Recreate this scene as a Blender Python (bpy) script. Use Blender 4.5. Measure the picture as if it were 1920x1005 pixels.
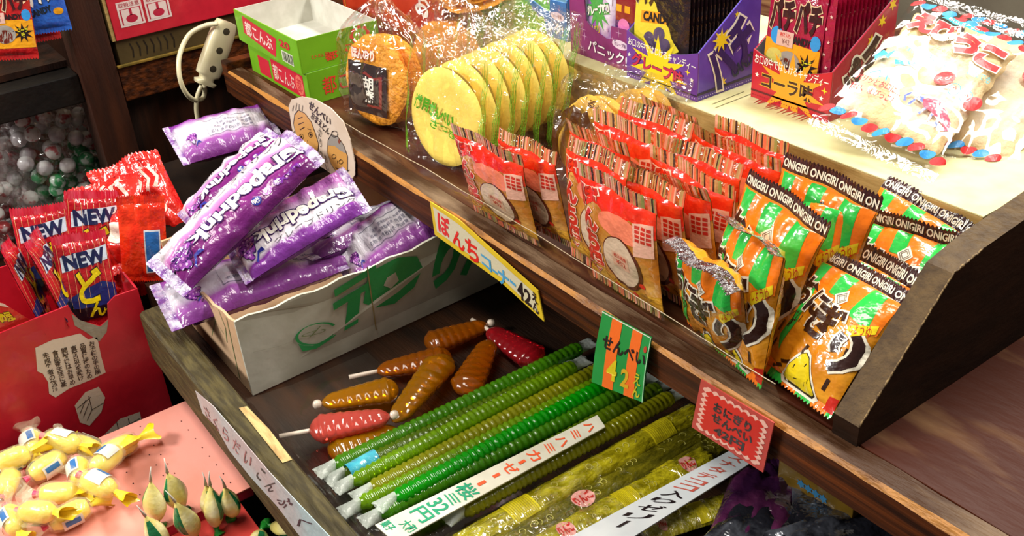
import bpy, bmesh, math, random
from mathutils import Vector, Matrix, noise
for o in list(bpy.data.objects): bpy.data.objects.remove(o)
SC = bpy.context.scene
COL = SC.collection
PI = math.pi
# ---------------------------------------------------------------- camera, world, lights, exposure
CAMZ = 1.35
AX = ((0.58843386, 0.80615039, -0.06218633), (0.38256081, -0.34534867, -0.85696063), (-0.71231512, 0.4804746, -0.5116164))
FPX = 1912.0
cam = bpy.data.cameras.new('camera'); cam.sensor_width = 36; cam.lens = FPX / 1920 * 36; cam.clip_start = .02
camo = bpy.data.objects.new('camera', cam); COL.objects.link(camo)
r_, d_, f_ = (Vector(a) for a in AX)
camo.matrix_world = Matrix(((r_.x, -d_.x, -f_.x, 0), (r_.y, -d_.y, -f_.y, 0), (r_.z, -d_.z, -f_.z, CAMZ), (0, 0, 0, 1)))
SC.camera = camo
SC.view_settings.view_transform = 'Standard'; SC.view_settings.look = 'None'
SC.view_settings.gamma = 1; SC.view_settings.use_curve_mapping = False
SC.view_settings.exposure = EXPOSURE = 0.35
SC.cycles.transparent_max_bounces = 32
SC.cycles.max_bounces = 10
w = bpy.data.worlds.new('shop_air'); SC.world = w; w.use_nodes = True
w.node_tree.nodes['Background'].inputs[0].default_value = (1, .93, .82, 1)
w.node_tree.nodes['Background'].inputs[1].default_value = .12
def area(name, loc, target, sx, sy, power, col):
    l = bpy.data.lights.new(name, 'AREA'); l.shape = 'RECTANGLE'; l.size = sx; l.size_y = sy; l.energy = power; l.color = col
    o = bpy.data.objects.new(name, l); COL.objects.link(o); o.location = loc
    o.rotation_euler = (Vector(target) - Vector(loc)).to_track_quat('-Z', 'Y').to_euler(); return o
area('fluorescent_lamp_over_counter', (-.68, 1.42, 2.3), (-.7, .70, .9), 1.9, .25, 44, (1, .97, .88))
area('fluorescent_lamp_over_aisle', (-.75, -.15, 2.5), (-.8, .4, .8), 1.3, .3, 20, (1, .94, .82))
area('added_fill_light_by_rack', (-1.62, -1.30, 2.05), (-1.80, .2, .65), .9, .25, 42, (1, .97, .91))  # added fill light, brightens the sweets bags on the left rack

def at(px, py, X=None, Y=None, Z=None):
    a, b = (px - 960) / FPX, (py - 502.5) / FPX
    r = r_ * a + d_ * b + f_
    t = X / r.x if X is not None else Y / r.y if Y is not None else (Z - CAMZ) / r.z
    return r * t + Vector((0, 0, CAMZ))

# ---------------------------------------------------------------- materials
MATS = {}
def srgb(c):
    if isinstance(c, str):
        c = [int(c[i:i + 2], 16) / 255 for i in (0, 2, 4)]
        c = [x / 12.92 if x <= .04045 else ((x + .055) / 1.055) ** 2.4 for x in c]
    return (c[0], c[1], c[2], 1)
def mat(name, col, rough=.5, col2=None, nscale=30, nstretch=(1, 1, 1), nlo=.4, nhi=.6, bump=0, bscale=80, coat=0, metal=0, trans=0, ior=1.45, spec=.5, sss=0, alpha=1, detail=4):
    if name in MATS: return MATS[name]
    m = bpy.data.materials.new(name); m.use_nodes = True; MATS[name] = m
    nt = m.node_tree; N = nt.nodes; L = nt.links; b = N['Principled BSDF']
    b.inputs['Base Color'].default_value = srgb(col); b.inputs['Roughness'].default_value = rough
    b.inputs['Metallic'].default_value = metal; b.inputs['Coat Weight'].default_value = coat; b.inputs['Coat Roughness'].default_value = .06
    b.inputs['Transmission Weight'].default_value = trans; b.inputs['IOR'].default_value = ior
    b.inputs['Specular IOR Level'].default_value = spec; b.inputs['Alpha'].default_value = alpha
    if sss: b.inputs['Subsurface Weight'].default_value = sss; b.inputs['Subsurface Radius'].default_value = (.01, .006, .003); b.inputs['Subsurface Scale'].default_value = .5
    tc = N.new('ShaderNodeTexCoord')
    def noise_node(sc, stretch, det):
        mp = N.new('ShaderNodeMapping'); mp.inputs['Scale'].default_value = stretch
        nz = N.new('ShaderNodeTexNoise'); nz.inputs['Scale'].default_value = sc; nz.inputs['Detail'].default_value = det
        L.new(tc.outputs['Object'], mp.inputs['Vector']); L.new(mp.outputs[0], nz.inputs['Vector']); return nz
    if col2 is not None:
        nz = noise_node(nscale, nstretch, detail); cr = N.new('ShaderNodeValToRGB')
        cr.color_ramp.elements[0].position = nlo; cr.color_ramp.elements[1].position = nhi
        cr.color_ramp.elements[0].color = srgb(col); cr.color_ramp.elements[1].color = srgb(col2)
        L.new(nz.outputs['Fac'], cr.inputs[0]); L.new(cr.outputs[0], b.inputs['Base Color'])
    if bump:
        nz = noise_node(bscale, nstretch if col2 is not None and nstretch != (1, 1, 1) else (1, 1, 1), 3); bp = N.new('ShaderNodeBump'); bp.inputs['Strength'].default_value = bump; bp.inputs['Distance'].default_value = .01
        L.new(nz.outputs['Fac'], bp.inputs['Height']); L.new(bp.outputs[0], b.inputs['Normal'])
        if coat: L.new(bp.outputs[0], b.inputs['Coat Normal'])
    return m
def film(name, tint=(1, 1, 1), base=.06, edge=.35, bscale=45, bump=.6, rough=.08, tr=(1, 1, 1)):
    if name in MATS: return MATS[name]
    m = bpy.data.materials.new(name); m.use_nodes = True; MATS[name] = m
    nt = m.node_tree; N = nt.nodes; L = nt.links; N.remove(N['Principled BSDF']); out = N['Material Output']
    t = N.new('ShaderNodeBsdfTransparent'); t.inputs[0].default_value = (*tr, 1)
    g = N.new('ShaderNodeBsdfGlossy'); g.inputs['Color'].default_value = (*tint, 1); g.inputs['Roughness'].default_value = rough
    lw = N.new('ShaderNodeLayerWeight'); lw.inputs[0].default_value = .35
    ma = N.new('ShaderNodeMath'); ma.operation = 'MULTIPLY_ADD'; ma.inputs[1].default_value = edge; ma.inputs[2].default_value = base
    tc = N.new('ShaderNodeTexCoord'); nz = N.new('ShaderNodeTexNoise'); nz.inputs['Scale'].default_value = bscale; nz.inputs['Detail'].default_value = 2; nz.inputs['Distortion'].default_value = 1.2
    bp = N.new('ShaderNodeBump'); bp.inputs['Strength'].default_value = bump; bp.inputs['Distance'].default_value = .012
    mx = N.new('ShaderNodeMixShader')
    L.new(tc.outputs['Object'], nz.inputs['Vector']); L.new(nz.outputs['Fac'], bp.inputs['Height']); L.new(bp.outputs[0], g.inputs['Normal']); L.new(bp.outputs[0], lw.inputs['Normal'])
    L.new(lw.outputs['Facing'], ma.inputs[0]); L.new(ma.outputs[0], mx.inputs[0]); L.new(t.outputs[0], mx.inputs[1]); L.new(g.outputs[0], mx.inputs[2]); L.new(mx.outputs[0], out.inputs['Surface'])
    return m
def jelly(name, col, dens=.5, rough=.12):
    """tinted translucent gel: some light passes straight, some is scattered in the colour, wet sheen on top"""
    if name in MATS: return MATS[name]
    m = bpy.data.materials.new(name); m.use_nodes = True; MATS[name] = m
    nt = m.node_tree; N = nt.nodes; L = nt.links; N.remove(N['Principled BSDF']); out = N['Material Output']; c = srgb(col)
    t = N.new('ShaderNodeBsdfTransparent'); t.inputs[0].default_value = (c[0] ** .6, c[1] ** .6, c[2] ** .6, 1)
    d = N.new('ShaderNodeBsdfDiffuse'); d.inputs[0].default_value = c
    tl = N.new('ShaderNodeBsdfTranslucent'); tl.inputs[0].default_value = c
    g = N.new('ShaderNodeBsdfGlossy'); g.inputs['Roughness'].default_value = rough
    a = N.new('ShaderNodeMixShader'); a.inputs[0].default_value = .5; b = N.new('ShaderNodeMixShader'); b.inputs[0].default_value = dens; e = N.new('ShaderNodeMixShader')
    lw = N.new('ShaderNodeFresnel'); lw.inputs[0].default_value = 1.55
    tc = N.new('ShaderNodeTexCoord'); nz = N.new('ShaderNodeTexNoise'); nz.inputs['Scale'].default_value = 120; bp = N.new('ShaderNodeBump'); bp.inputs['Strength'].default_value = .12; bp.inputs['Distance'].default_value = .006
    L.new(tc.outputs['Object'], nz.inputs['Vector']); L.new(nz.outputs['Fac'], bp.inputs['Height']); L.new(bp.outputs[0], g.inputs['Normal'])
    L.new(d.outputs[0], a.inputs[1]); L.new(tl.outputs[0], a.inputs[2]); L.new(t.outputs[0], b.inputs[1]); L.new(a.outputs[0], b.inputs[2])
    L.new(lw.outputs[0], e.inputs[0]); L.new(b.outputs[0], e.inputs[1]); L.new(g.outputs[0], e.inputs[2]); L.new(e.outputs[0], out.inputs['Surface'])
    return m
def gradient(name, cols, axis=1, rough=.3, coat=.6, bump=.35, bscale=60):
    """printed colour bands across the pack (a print, follows the pack)"""
    if name in MATS: return MATS[name]
    m = mat(name, cols[0][1], rough, bump=bump, bscale=bscale, coat=coat); nt = m.node_tree; N = nt.nodes; L = nt.links
    tc = N.new('ShaderNodeTexCoord'); sp = N.new('ShaderNodeSeparateXYZ'); cr = N.new('ShaderNodeValToRGB')
    L.new(tc.outputs['Generated'], sp.inputs[0]); L.new(sp.outputs[axis], cr.inputs[0]); L.new(cr.outputs[0], N['Principled BSDF'].inputs['Base Color'])
    e = cr.color_ramp.elements
    while len(e) < len(cols): e.new(.5)
    for i, (p, c) in enumerate(cols): e[i].position = p; e[i].color = srgb(c)
    return m
def ink(hexcol, rough=.45): return mat('ink_' + hexcol, hexcol, rough, bump=.05, bscale=300, coat=.2)
def gloss(hexcol): return mat('print_' + hexcol, hexcol, .28, bump=.3, bscale=55, coat=.7)

# ---------------------------------------------------------------- mesh building
class MB:
    def __init__(s): s.v = []; s.f = []; s.m = []; s.sm = []; s.mats = []
    def mi(s, m):
        if m not in s.mats: s.mats.append(m)
        return s.mats.index(m)
    def add(s, V, F, m, smooth=False, T=None):
        k = len(s.v); i = s.mi(m)
        s.v += [tuple(T @ Vector(p)) if T is not None else tuple(p) for p in V]
        for f in F: s.f.append(tuple(a + k for a in f)); s.m.append(i); s.sm.append(smooth)
        return s
    def box(s, lo, hi, m, bev=0, T=None):
        bm = bmesh.new(); bmesh.ops.create_cube(bm, size=1)
        for v in bm.verts: v.co = Vector([(lo[i] + hi[i]) / 2 + v.co[i] * (hi[i] - lo[i]) for i in range(3)])
        if bev: bmesh.ops.bevel(bm, geom=bm.edges[:], offset=bev, segments=2, affect='EDGES', profile=.6)
        return s.bm(bm, m, T)
    def bm(s, bm, m, T=None, smooth=False):
        bm.verts.index_update()
        s.add([v.co.copy() for v in bm.verts], [[v.index for v in f.verts] for f in bm.faces], m, smooth, T); bm.free(); return s
    def grid(s, fn, nu, nv, m, smooth=True, closed=False, mfn=None, flip=False):
        V = [fn(i / nu, j / nv) for j in range(nv + 1) for i in range(nu if closed else nu + 1)]
        W = nu if closed else nu + 1; k = len(s.v); s.v += [tuple(p) for p in V]
        for j in range(nv):
            for i in range(nu):
                a = j * W + i; b = j * W + (i + 1) % W; c = (j + 1) * W + (i + 1) % W; d = (j + 1) * W + i
                s.f.append(tuple(x + k for x in ((a, d, c, b) if flip else (a, b, c, d)))); s.m.append(s.mi(mfn(i, j) if mfn else m)); s.sm.append(smooth)
        return s
    def tube(s, pts, rad, m, seg=10, cap=True):
        pts = [Vector(p) for p in pts]; n = len(pts); rad = rad if hasattr(rad, '__len__') else [rad] * n
        V = []; F = []; ref = None
        for i, p in enumerate(pts):
            t = (pts[min(i + 1, n - 1)] - pts[max(i - 1, 0)]).normalized()
            if ref is None: ref = t.orthogonal().normalized()
            ref = (ref - t * ref.dot(t)).normalized(); b = t.cross(ref)
            V += [p + (ref * math.cos(2 * PI * k / seg) + b * math.sin(2 * PI * k / seg)) * rad[i] for k in range(seg)]
        for i in range(n - 1):
            for k in range(seg): F.append((i * seg + k, i * seg + (k + 1) % seg, (i + 1) * seg + (k + 1) % seg, (i + 1) * seg + k))
        if cap: F.append(tuple(range(seg - 1, -1, -1))); F.append(tuple((n - 1) * seg + k for k in range(seg)))
        return s.add(V, F, m, True)
    def lathe(s, prof, m, seg=24, T=None, sx=1, sy=1):
        """profile [(r, z)] round local z"""
        V = [(r * math.cos(2 * PI * k / seg) * sx, r * math.sin(2 * PI * k / seg) * sy, z) for r, z in prof for k in range(seg)]
        F = [(i * seg + k, i * seg + (k + 1) % seg, (i + 1) * seg + (k + 1) % seg, (i + 1) * seg + k) for i in range(len(prof) - 1) for k in range(seg)]
        return s.add(V, F, m, True, T)
    def slab(s, outline, th, m, mp):
        """flat card: 2D outline mapped by mp(x, y, off), thickness th behind the face"""
        n = len(outline)
        V = [mp(x, y, 0) for x, y in outline] + [mp(x, y, -th) for x, y in outline]
        F = [tuple(range(n)), tuple(range(2 * n - 1, n - 1, -1))] + [(i, i + n, (i + 1) % n + n, (i + 1) % n) for i in range(n)]
        return s.add(V, F, m)
    def poly(s, outline, m, mp, off=.0003, step=None):
        bm = bmesh.new(); bm.faces.new([bm.verts.new((x, y, 0)) for x, y in outline])
        bm.faces.ensure_lookup_table(); bm.faces[0].normal_update(); bmesh.ops.triangulate(bm, faces=bm.faces[:]); return s._decal(bm, m, mp, off, step)
    def _decal(s, bm, m, mp, off, step):
        if step:
            for ax in (0, 1):
                lo = min(v.co[ax] for v in bm.verts); hi = max(v.co[ax] for v in bm.verts)
                k = math.ceil(lo / step)
                while k * step < hi and k - lo / step < 200:
                    co = Vector((0, 0, 0)); co[ax] = k * step; no = Vector((0, 0, 0)); no[ax] = 1
                    bmesh.ops.bisect_plane(bm, geom=bm.verts[:] + bm.edges[:] + bm.faces[:], dist=1e-7, plane_co=co, plane_no=no); k += 1
        bm.verts.index_update()
        s.add([mp(v.co.x, v.co.y, off) for v in bm.verts], [[v.index for v in f.verts] for f in bm.faces], m, step is not None); bm.free(); return s
    def text(s, body, box, m, mp, off=.0004, step=None, rot=0, bold=0, out=None, outw=.05, keep=False, shear=0):
        """writing stretched to box (x0, y0, x1, y1) in the face's own plane, turned rot degrees about the box centre"""
        x0, y0, x1, y1 = box; cx, cy = (x0 + x1) / 2, (y0 + y1) / 2
        V0, F0, bb = glyphs(body, bold)
        for (o2, mm, of) in ([(bold + outw, out, off)] if out else []) + [(bold, m, off + (.00025 if out else 0))]:
            V, F, _ = glyphs(body, o2)
            sx = (x1 - x0) / (bb[2] - bb[0]); sy = (y1 - y0) / (bb[3] - bb[1])
            if keep: sx = sy = min(sx, sy)
            c, sn = math.cos(math.radians(rot)), math.sin(math.radians(rot)); bm = bmesh.new(); vs = []
            for x, y in V:
                a = (x - (bb[0] + bb[2]) / 2) * sx; b = (y - (bb[1] + bb[3]) / 2) * sy; a += shear * b
                vs.append(bm.verts.new((cx + a * c - b * sn, cy + a * sn + b * c, 0)))
            for f in F:
                try: bm.faces.new([vs[i] for i in f])
                except ValueError: pass
            s._decal(bm, mm, mp, of, step)
        return s
    def data(s, name):
        me = bpy.data.meshes.new(name); me.from_pydata(s.v, [], s.f)
        for m in s.mats: me.materials.append(m)
        me.polygons.foreach_set('material_index', s.m); me.polygons.foreach_set('use_smooth', s.sm); me.update(); return me
    def build(s, name, parent=None): return link(name, s.data(name), parent)
GL = {}
def glyphs(body, off=0):
    k = (body, round(off, 4))
    if k not in GL:
        cu = bpy.data.curves.new('writing', 'FONT'); cu.body = body; cu.offset = off; cu.resolution_u = 3; cu.align_x = 'CENTER'; cu.space_line = .95
        o = bpy.data.objects.new('writing', cu); COL.objects.link(o); dg = bpy.context.evaluated_depsgraph_get(); dg.update()
        me = bpy.data.meshes.new_from_object(o.evaluated_get(dg)); V = [(v.co.x, v.co.y) for v in me.vertices]; F = [tuple(p.vertices) for p in me.polygons]
        bpy.data.objects.remove(o); bpy.data.curves.remove(cu); bpy.data.meshes.remove(me)
        xs = [v[0] for v in V] or [0, 1]; ys = [v[1] for v in V] or [0, 1]
        GL[k] = (V, F, (min(xs), min(ys), max(max(xs), min(xs) + 1e-4), max(max(ys), min(ys) + 1e-4)))
    return GL[k]
def link(name, me, parent=None):
    o = bpy.data.objects.new(name, me); COL.objects.link(o)
    if parent: o.parent = parent
    return o
def thing(name, label, cat, loc=(0, 0, 0), rot=(0, 0, 0), group=None):
    o = bpy.data.objects.new(name, None); COL.objects.link(o); o.empty_display_size = .02; o.location = loc; o.rotation_euler = rot
    return tag(o, label, cat, group)
def tag(o, label, cat, group=None):
    o['label'] = label; o['category'] = cat
    if group: o['group'] = group
    return o
def struct(o): o['kind'] = 'structure'; return o
def inst(parts, name, label, cat, loc, rot=(0, 0, 0), group=None, scale=(1, 1, 1)):
    """one thing from a kit of (part name, mesh, [sub-parts]) - every part is an object of its own, mesh data shared by the copies"""
    r = thing(name, label, cat, loc, rot, group); r.scale = scale
    for p in parts:
        c = link(p[0], p[1], r)
        for q in (p[2] if len(p) > 2 else []): link(q[0], q[1], c)
    return r
def plane_map(o, u, v):
    o, u, v = Vector(o), Vector(u), Vector(v); n = u.cross(v).normalized()
    return lambda x, y, off=0: o + u * x + v * y + n * off
def quad_map(bl, br, tr, tl):
    bl, br, tr, tl = map(Vector, (bl, br, tr, tl)); n = (br - bl).cross(tl - bl).normalized()
    return lambda x, y, off=0: bl.lerp(br, x).lerp(tl.lerp(tr, x), y) + n * off
def ell(cx, cy, rx, ry, n=20, a0=0, rot=0):
    c, s = math.cos(rot), math.sin(rot)
    return [(cx + rx * math.cos(t) * c - ry * math.sin(t) * s, cy + rx * math.cos(t) * s + ry * math.sin(t) * c) for t in (a0 + 2 * PI * k / n for k in range(n))]
def star(cx, cy, r1, r2, n=5, rot=PI / 2, sx=1):
    return [(cx + sx * (r1 if k % 2 == 0 else r2) * math.cos(rot + PI * k / n), cy + (r1 if k % 2 == 0 else r2) * math.sin(rot + PI * k / n)) for k in range(2 * n)]
def rect(x0, y0, x1, y1): return [(x0, y0), (x1, y0), (x1, y1), (x0, y1)]
def stroke(pts, wd):
    """a pen stroke of width wd along 2D points"""
    L = []; R = []
    for i, p in enumerate(pts):
        a = Vector(pts[max(i - 1, 0)]); b = Vector(pts[min(i + 1, len(pts) - 1)]); t = (b - a).normalized(); n = Vector((-t.y, t.x)) * wd / 2
        L.append(tuple(Vector(p) + n)); R.append(tuple(Vector(p) - n))
    return L + R[::-1]
def wobble(p, sc, amp, seed=0): return noise.noise(Vector(p) * sc + Vector((seed * 3.1, seed * 1.7, seed))) * amp

class Pouch:
    """sealed film packet; local x across, y up from 0 to h, z out of the front"""
    def __init__(s, w, h, t, st, sb, seed=0, wr=.0012, flop=0, bend=0, waist=.05, px=.55, py=.5, lump=0):
        s.__dict__.update(locals()); s.rnd = random.Random(seed); s.ph = [s.rnd.uniform(0, 6.3) for _ in range(8)]
    def P(s, x, y, off=0, side=1):
        w, h = s.w, s.h; u = max(-1, min(1, 2 * x / w)); a = max(0, min(1, (y - s.sb) / (h - s.sb - s.st)))
        py = math.sin(PI * a) ** s.py if 0 < a < 1 else 0; pxx = (1 - abs(u) ** 2.6) ** s.px
        body = py * pxx
        z = s.t / 2 * body
        if s.lump: z += body * noise.noise(Vector((x * 55, y * 55, s.seed * 7.7))) * s.lump
        dt, db = h - s.st - y, y - s.sb
        pl = math.exp(-abs(dt) / (.16 * h)) + math.exp(-abs(db) / (.16 * h))
        wrn = s.wr * (math.sin(u * 13 + s.ph[0] + y * 40) + .7 * math.sin(u * 23 + s.ph[1] - y * 25)) * pl * (1 - abs(u) ** 6)
        z += wrn * (.3 + .7 * min(1, body * 3)) + s.wr * 1.3 * noise.noise(Vector((x * 60, y * 45, s.seed))) * min(1, body * 2)
        z = side * (z + .0003 + off)
        z += s.wr * 1.5 * math.sin(u * 5 + s.ph[2]) * (1 if y > h - s.st else math.exp(-max(0, dt) / .012))
        z += s.bend * math.sin(PI * y / h)
        xx = x * (1 - s.waist * py); yy = y - .004 * h / .13 * (abs(u) ** 2 * 0 + 0) + .012 * h * math.sin(u * 2 + s.ph[3]) * (y / h) ** 2
        if y > h - s.st * 1.15 and s.flop:
            y0 = h - s.st * 1.15; d = y - y0; yy = yy - d + d * math.cos(s.flop); z += d * math.sin(s.flop)
        return Vector((xx, yy, z))
    def F(s, x, y, off=0): return s.P(x * s.w / 2, y * s.h, off, 1)        # front face, x -1..1, y 0..1
    def body(s, front, back=None, nu=36, nv=44, mb=None, y0=None, y1=None):
        mb = mb or MB(); y0 = s.sb if y0 is None else y0; y1 = s.h - s.st if y1 is None else y1
        mb.grid(lambda u, v: s.P((u - .5) * s.w, y0 + (y1 - y0) * v), nu, nv, front)
        mb.grid(lambda u, v: s.P((u - .5) * s.w, y0 + (y1 - y0) * v, 0, -1), nu // 2, nv // 2, back or front, flip=True)
        return mb
    def seal(s, top, m, n=48, zig=.0012, mfn=None, rows=3, mb=None):
        mb = mb or MB(); y0, y1 = (s.h - s.st, s.h) if top else (s.sb, 0)
        for side in (1, -1):
            def fn(u, v):
                i = round(u * n); y = y0 + (y1 - y0) * v
                if v > .99: y += (zig if i % 2 else -zig) * (1 if top else -1)
                p = s.P((u - .5) * s.w, y, 0, side); p.z += side * .00025 * (i % 2); return p
            mb.grid(fn, n, rows, m, flip=(side < 0) != (not top), mfn=mfn, smooth=False)
        return mb
def place(pose):
    x, y, z, ex, ey, ez, W, Hh = pose
    from mathutils import Euler
    Rm = Euler((ex, ey, ez)).to_matrix(); return Vector((x, y, z)) - Rm @ Vector((0, Hh / 2, 0)), (ex, ey, ez)

# fitted places of the packets: x, y, z, turn x, turn y, turn z, width, height
POSES = {
'O1':(-0.4006,0.5699,0.8775,0.863,-0.075,-0.184,0.0932,0.1068),
'O2':(-0.3814,0.5363,0.8981,0.900,-0.020,-0.236,0.0826,0.1315),
'O3':(-0.3780,0.5511,0.9016,0.926,-0.077,-0.191,0.0812,0.1309),
'O4':(-0.4093,0.6543,0.8821,0.810,-0.094,0.105,0.0957,0.1259),
'O5':(-0.4412,0.6938,0.8814,0.828,0.177,-0.005,0.0974,0.1250),
'O6':(-0.4784,0.5153,0.8980,1.840,0.127,-0.049,0.0798,0.1206),
'O7':(-0.4617,0.5339,0.9052,1.416,-0.028,-0.235,0.0820,0.1301),
'O8':(-0.4781,0.5724,0.9074,1.363,0.122,-0.103,0.0926,0.1348),
'O9':(-0.4671,0.6094,0.9032,1.364,-0.072,0.026,0.0771,0.1284),
'O10':(-0.4685,0.6187,0.9100,1.373,0.061,-0.001,0.0979,0.1377),
'B1':(-0.5974,0.5251,0.9011,1.652,-0.034,-0.062,0.1055,0.1222),
'B2':(-0.5881,0.5449,0.9003,1.692,-0.043,-0.078,0.1040,0.1236),
'B3':(-0.5751,0.5646,0.9000,1.682,-0.081,-0.054,0.1041,0.1233),
'B4':(-0.5806,0.5911,0.9003,1.654,0.038,-0.034,0.1049,0.1232),
'B5':(-0.6031,0.6169,0.9006,1.645,0.040,0.069,0.1066,0.1235),
'B6':(-0.5893,0.6501,0.9005,1.517,0.053,0.024,0.1061,0.1230),
'B7':(-0.5961,0.6814,0.8987,1.504,-0.085,-0.148,0.1033,0.1210),
'B8':(-0.6467,0.5358,0.9053,1.571,-0.038,-0.081,0.0960,0.1288),
'B9':(-0.6756,0.5652,0.9055,1.571,-0.050,-0.068,0.0969,0.1291),
'B10':(-0.6719,0.5971,0.9060,1.571,-0.061,-0.050,0.0986,0.1297),
'B11':(-0.6679,0.6253,0.9086,1.571,-0.019,-0.029,0.1055,0.1327),
'B12':(-0.6792,0.6591,0.9042,1.571,-0.017,-0.114,0.0922,0.1274),
'C1':(-0.7785,0.5163,0.8741,1.751,0.011,0.045,0.1108,0.0688),
'C2':(-0.7450,0.5374,0.8812,1.732,-0.012,0.025,0.0938,0.0821),
'E1':(-0.5278,0.8478,0.9824,0.351,0.252,0.244,0.1265,0.2243),
'G1':(-1.0269,0.3248,0.8362,0.291,-0.450,1.652,0.2197,0.0714),
'G0':(-1.3419,0.4312,0.7989,0.300,0.015,1.494,0.1468,0.0897),
'G1b':(-1.1646,0.3729,0.8129,-0.032,-0.499,1.550,0.1597,0.0770),
'G2':(-1.0003,0.3836,0.8092,0.202,-0.320,1.409,0.1663,0.0881),
'G3':(-0.9843,0.3158,0.7762,0.163,-0.010,1.475,0.2087,0.0895),
'G4':(-0.9327,0.4453,0.7933,0.264,-0.400,1.419,0.1292,0.0905),
'R1':(-1.1794,0.2798,0.7742,0.394,-0.323,1.220,0.0726,0.1266),
'D1':(-1.1515,0.1746,0.7624,1.197,0.127,1.650,0.0533,0.0905),
'D2':(-1.1908,0.1408,0.7816,1.126,0.133,1.434,0.0543,0.1155),
'D3':(-1.2207,0.1929,0.7727,1.114,0.461,1.393,0.0606,0.1154),
}
# ================================================================ materials of the stand
W_FRONT = mat('dark_stained_wood', '2a1207', .5, '64300f', 14, (.35, 5, 9), .38, .72, bump=.25, bscale=20, spec=.25)
W_TOP = mat('worn_rail_top', '3f2614', .55, '7d6650', 9, (1.2, 5, 5), .44, .70, bump=.3, bscale=40, spec=.25)
W_EDGE = mat('rubbed_bare_edge', 'b57a35', .5, '5d3414', 22, (1, 3, 3), .45, .7, bump=.3, bscale=60)
W_SHELF = mat('reddish_worn_shelf', '3f190b', .5, '755436', 9, (1, 3.2, 1), .50, .80, bump=.10, bscale=30, detail=7, spec=.22)
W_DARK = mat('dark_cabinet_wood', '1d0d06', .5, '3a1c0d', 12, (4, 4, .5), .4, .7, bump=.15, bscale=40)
W_TRAY = mat('tray_wood', '1e0f06', .5, '3a1f0c', 10, (.6, 5, 5), .4, .7, bump=.15)
W_MOSS = mat('weathered_tray_edge', '352d15', .6, '524827', 70, (.5, 3, 3), .40, .66, bump=.4, bscale=50)
W_BARE = mat('bare_split_wood', 'c9ad74', .6, 'a08050', 40, (1, 5, 5), .4, .65, bump=.3)
W_DIV = mat('brown_painted_board', '43301a', .55, '574226', 60, (1, 1, 1), .4, .6, bump=.2, bscale=160, spec=.25)
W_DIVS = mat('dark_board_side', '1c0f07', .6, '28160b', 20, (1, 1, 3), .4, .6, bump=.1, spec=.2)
FILM = film('clear_film', base=.04, edge=.26); FILM2 = film('crinkled_clear_film', base=.06, edge=.42, bscale=26, bump=.8)
FILMS = film('clear_stiff_sheet', base=.025, edge=.20, bscale=9, bump=.3, rough=.10); FILM3 = film('smooth_clear_film', base=.012, edge=.16, bscale=12, bump=.35, rough=.06)
# ================================================================ the room
fl = MB().box((-4, -2, -.05), (2.5, 3.2, 0), mat('shop_floor', '5b5348', .6, '6b6256', 8, bump=.1)).build('floor'); struct(fl)
wl = MB().box((-4, 3.2, 0), (2.5, 3.3, 2.9), mat('plaster', '8d8270', .8, '9a8f7c', 5, bump=.1)).build('wall_back'); struct(wl)
wl = MB().box((-4.1, -2, 0), (-4, 3.3, 2.9), mat('plaster', '8d8270')).build('wall_left'); struct(wl)
# ================================================================ display stand (rail, upper tier, body)
RX0, RX1 = -1.475, .25
st = thing('display_stand', 'dark wooden stepped display stand with a long worn front rail', 'display stand', (-.6, .6, 0))
def dev(o, p): o.parent = p; o.matrix_parent_inverse = p.matrix_basis.inverted() if p.matrix_basis != Matrix() else Matrix.Translation(-p.location); return o
def part(mb, name, p):
    o = mb.build(name); o.parent = p; o.matrix_parent_inverse = Matrix.Translation(-p.location); return o
mb = MB(); n = 120; prof = []
def rail_ring(x):
    a = .0035 + wobble((x, 0, 0), 14, .0022) + wobble((x, 0, 0), 60, .0008); b = .003 + wobble((x, 5, 0), 18, .0025)
    a = max(.0015, a); b = max(.0012, b); zt = .840 - .010 * math.exp(-((x + .55) / .35) ** 2) * .6
    return [(x, .500, .800), (x, .500, zt - a * 1.3), (x, .500 + a, zt), (x, .526 - b, zt), (x, .526, zt - b), (x, .526, .800)]
rings = [rail_ring(RX0 + (RX1 - RX0) * i / n) for i in range(n + 1)]
ms = [W_FRONT, W_EDGE, W_TOP, W_EDGE, W_FRONT, W_FRONT]
for k in range(6):
    V = []; F = []
    for i in range(n + 1): V += [rings[i][k], rings[i][(k + 1) % 6]]
    for i in range(n): F.append((2 * i, 2 * i + 1, 2 * i + 3, 2 * i + 2))
    mb.add(V, F, ms[k])
mb.add(rings[0], [(5, 4, 3, 2, 1, 0)], W_FRONT)
part(mb, 'front_rail', st)
part(MB().box((RX0 + .0, .5262, .812), (RX1, 1.35, .835), W_SHELF, .001), 'shelf_board', st)
mb = MB().box((RX0 - .022, .500, .800), (RX0 - .0005, 1.35, .852), W_FRONT, .002)
part(mb, 'end_board', st)
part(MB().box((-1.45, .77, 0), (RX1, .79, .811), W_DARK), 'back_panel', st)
part(MB().box((-1.45, .45, 0), (RX1, .769, .64), W_DARK), 'base_cabinet', st)
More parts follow.
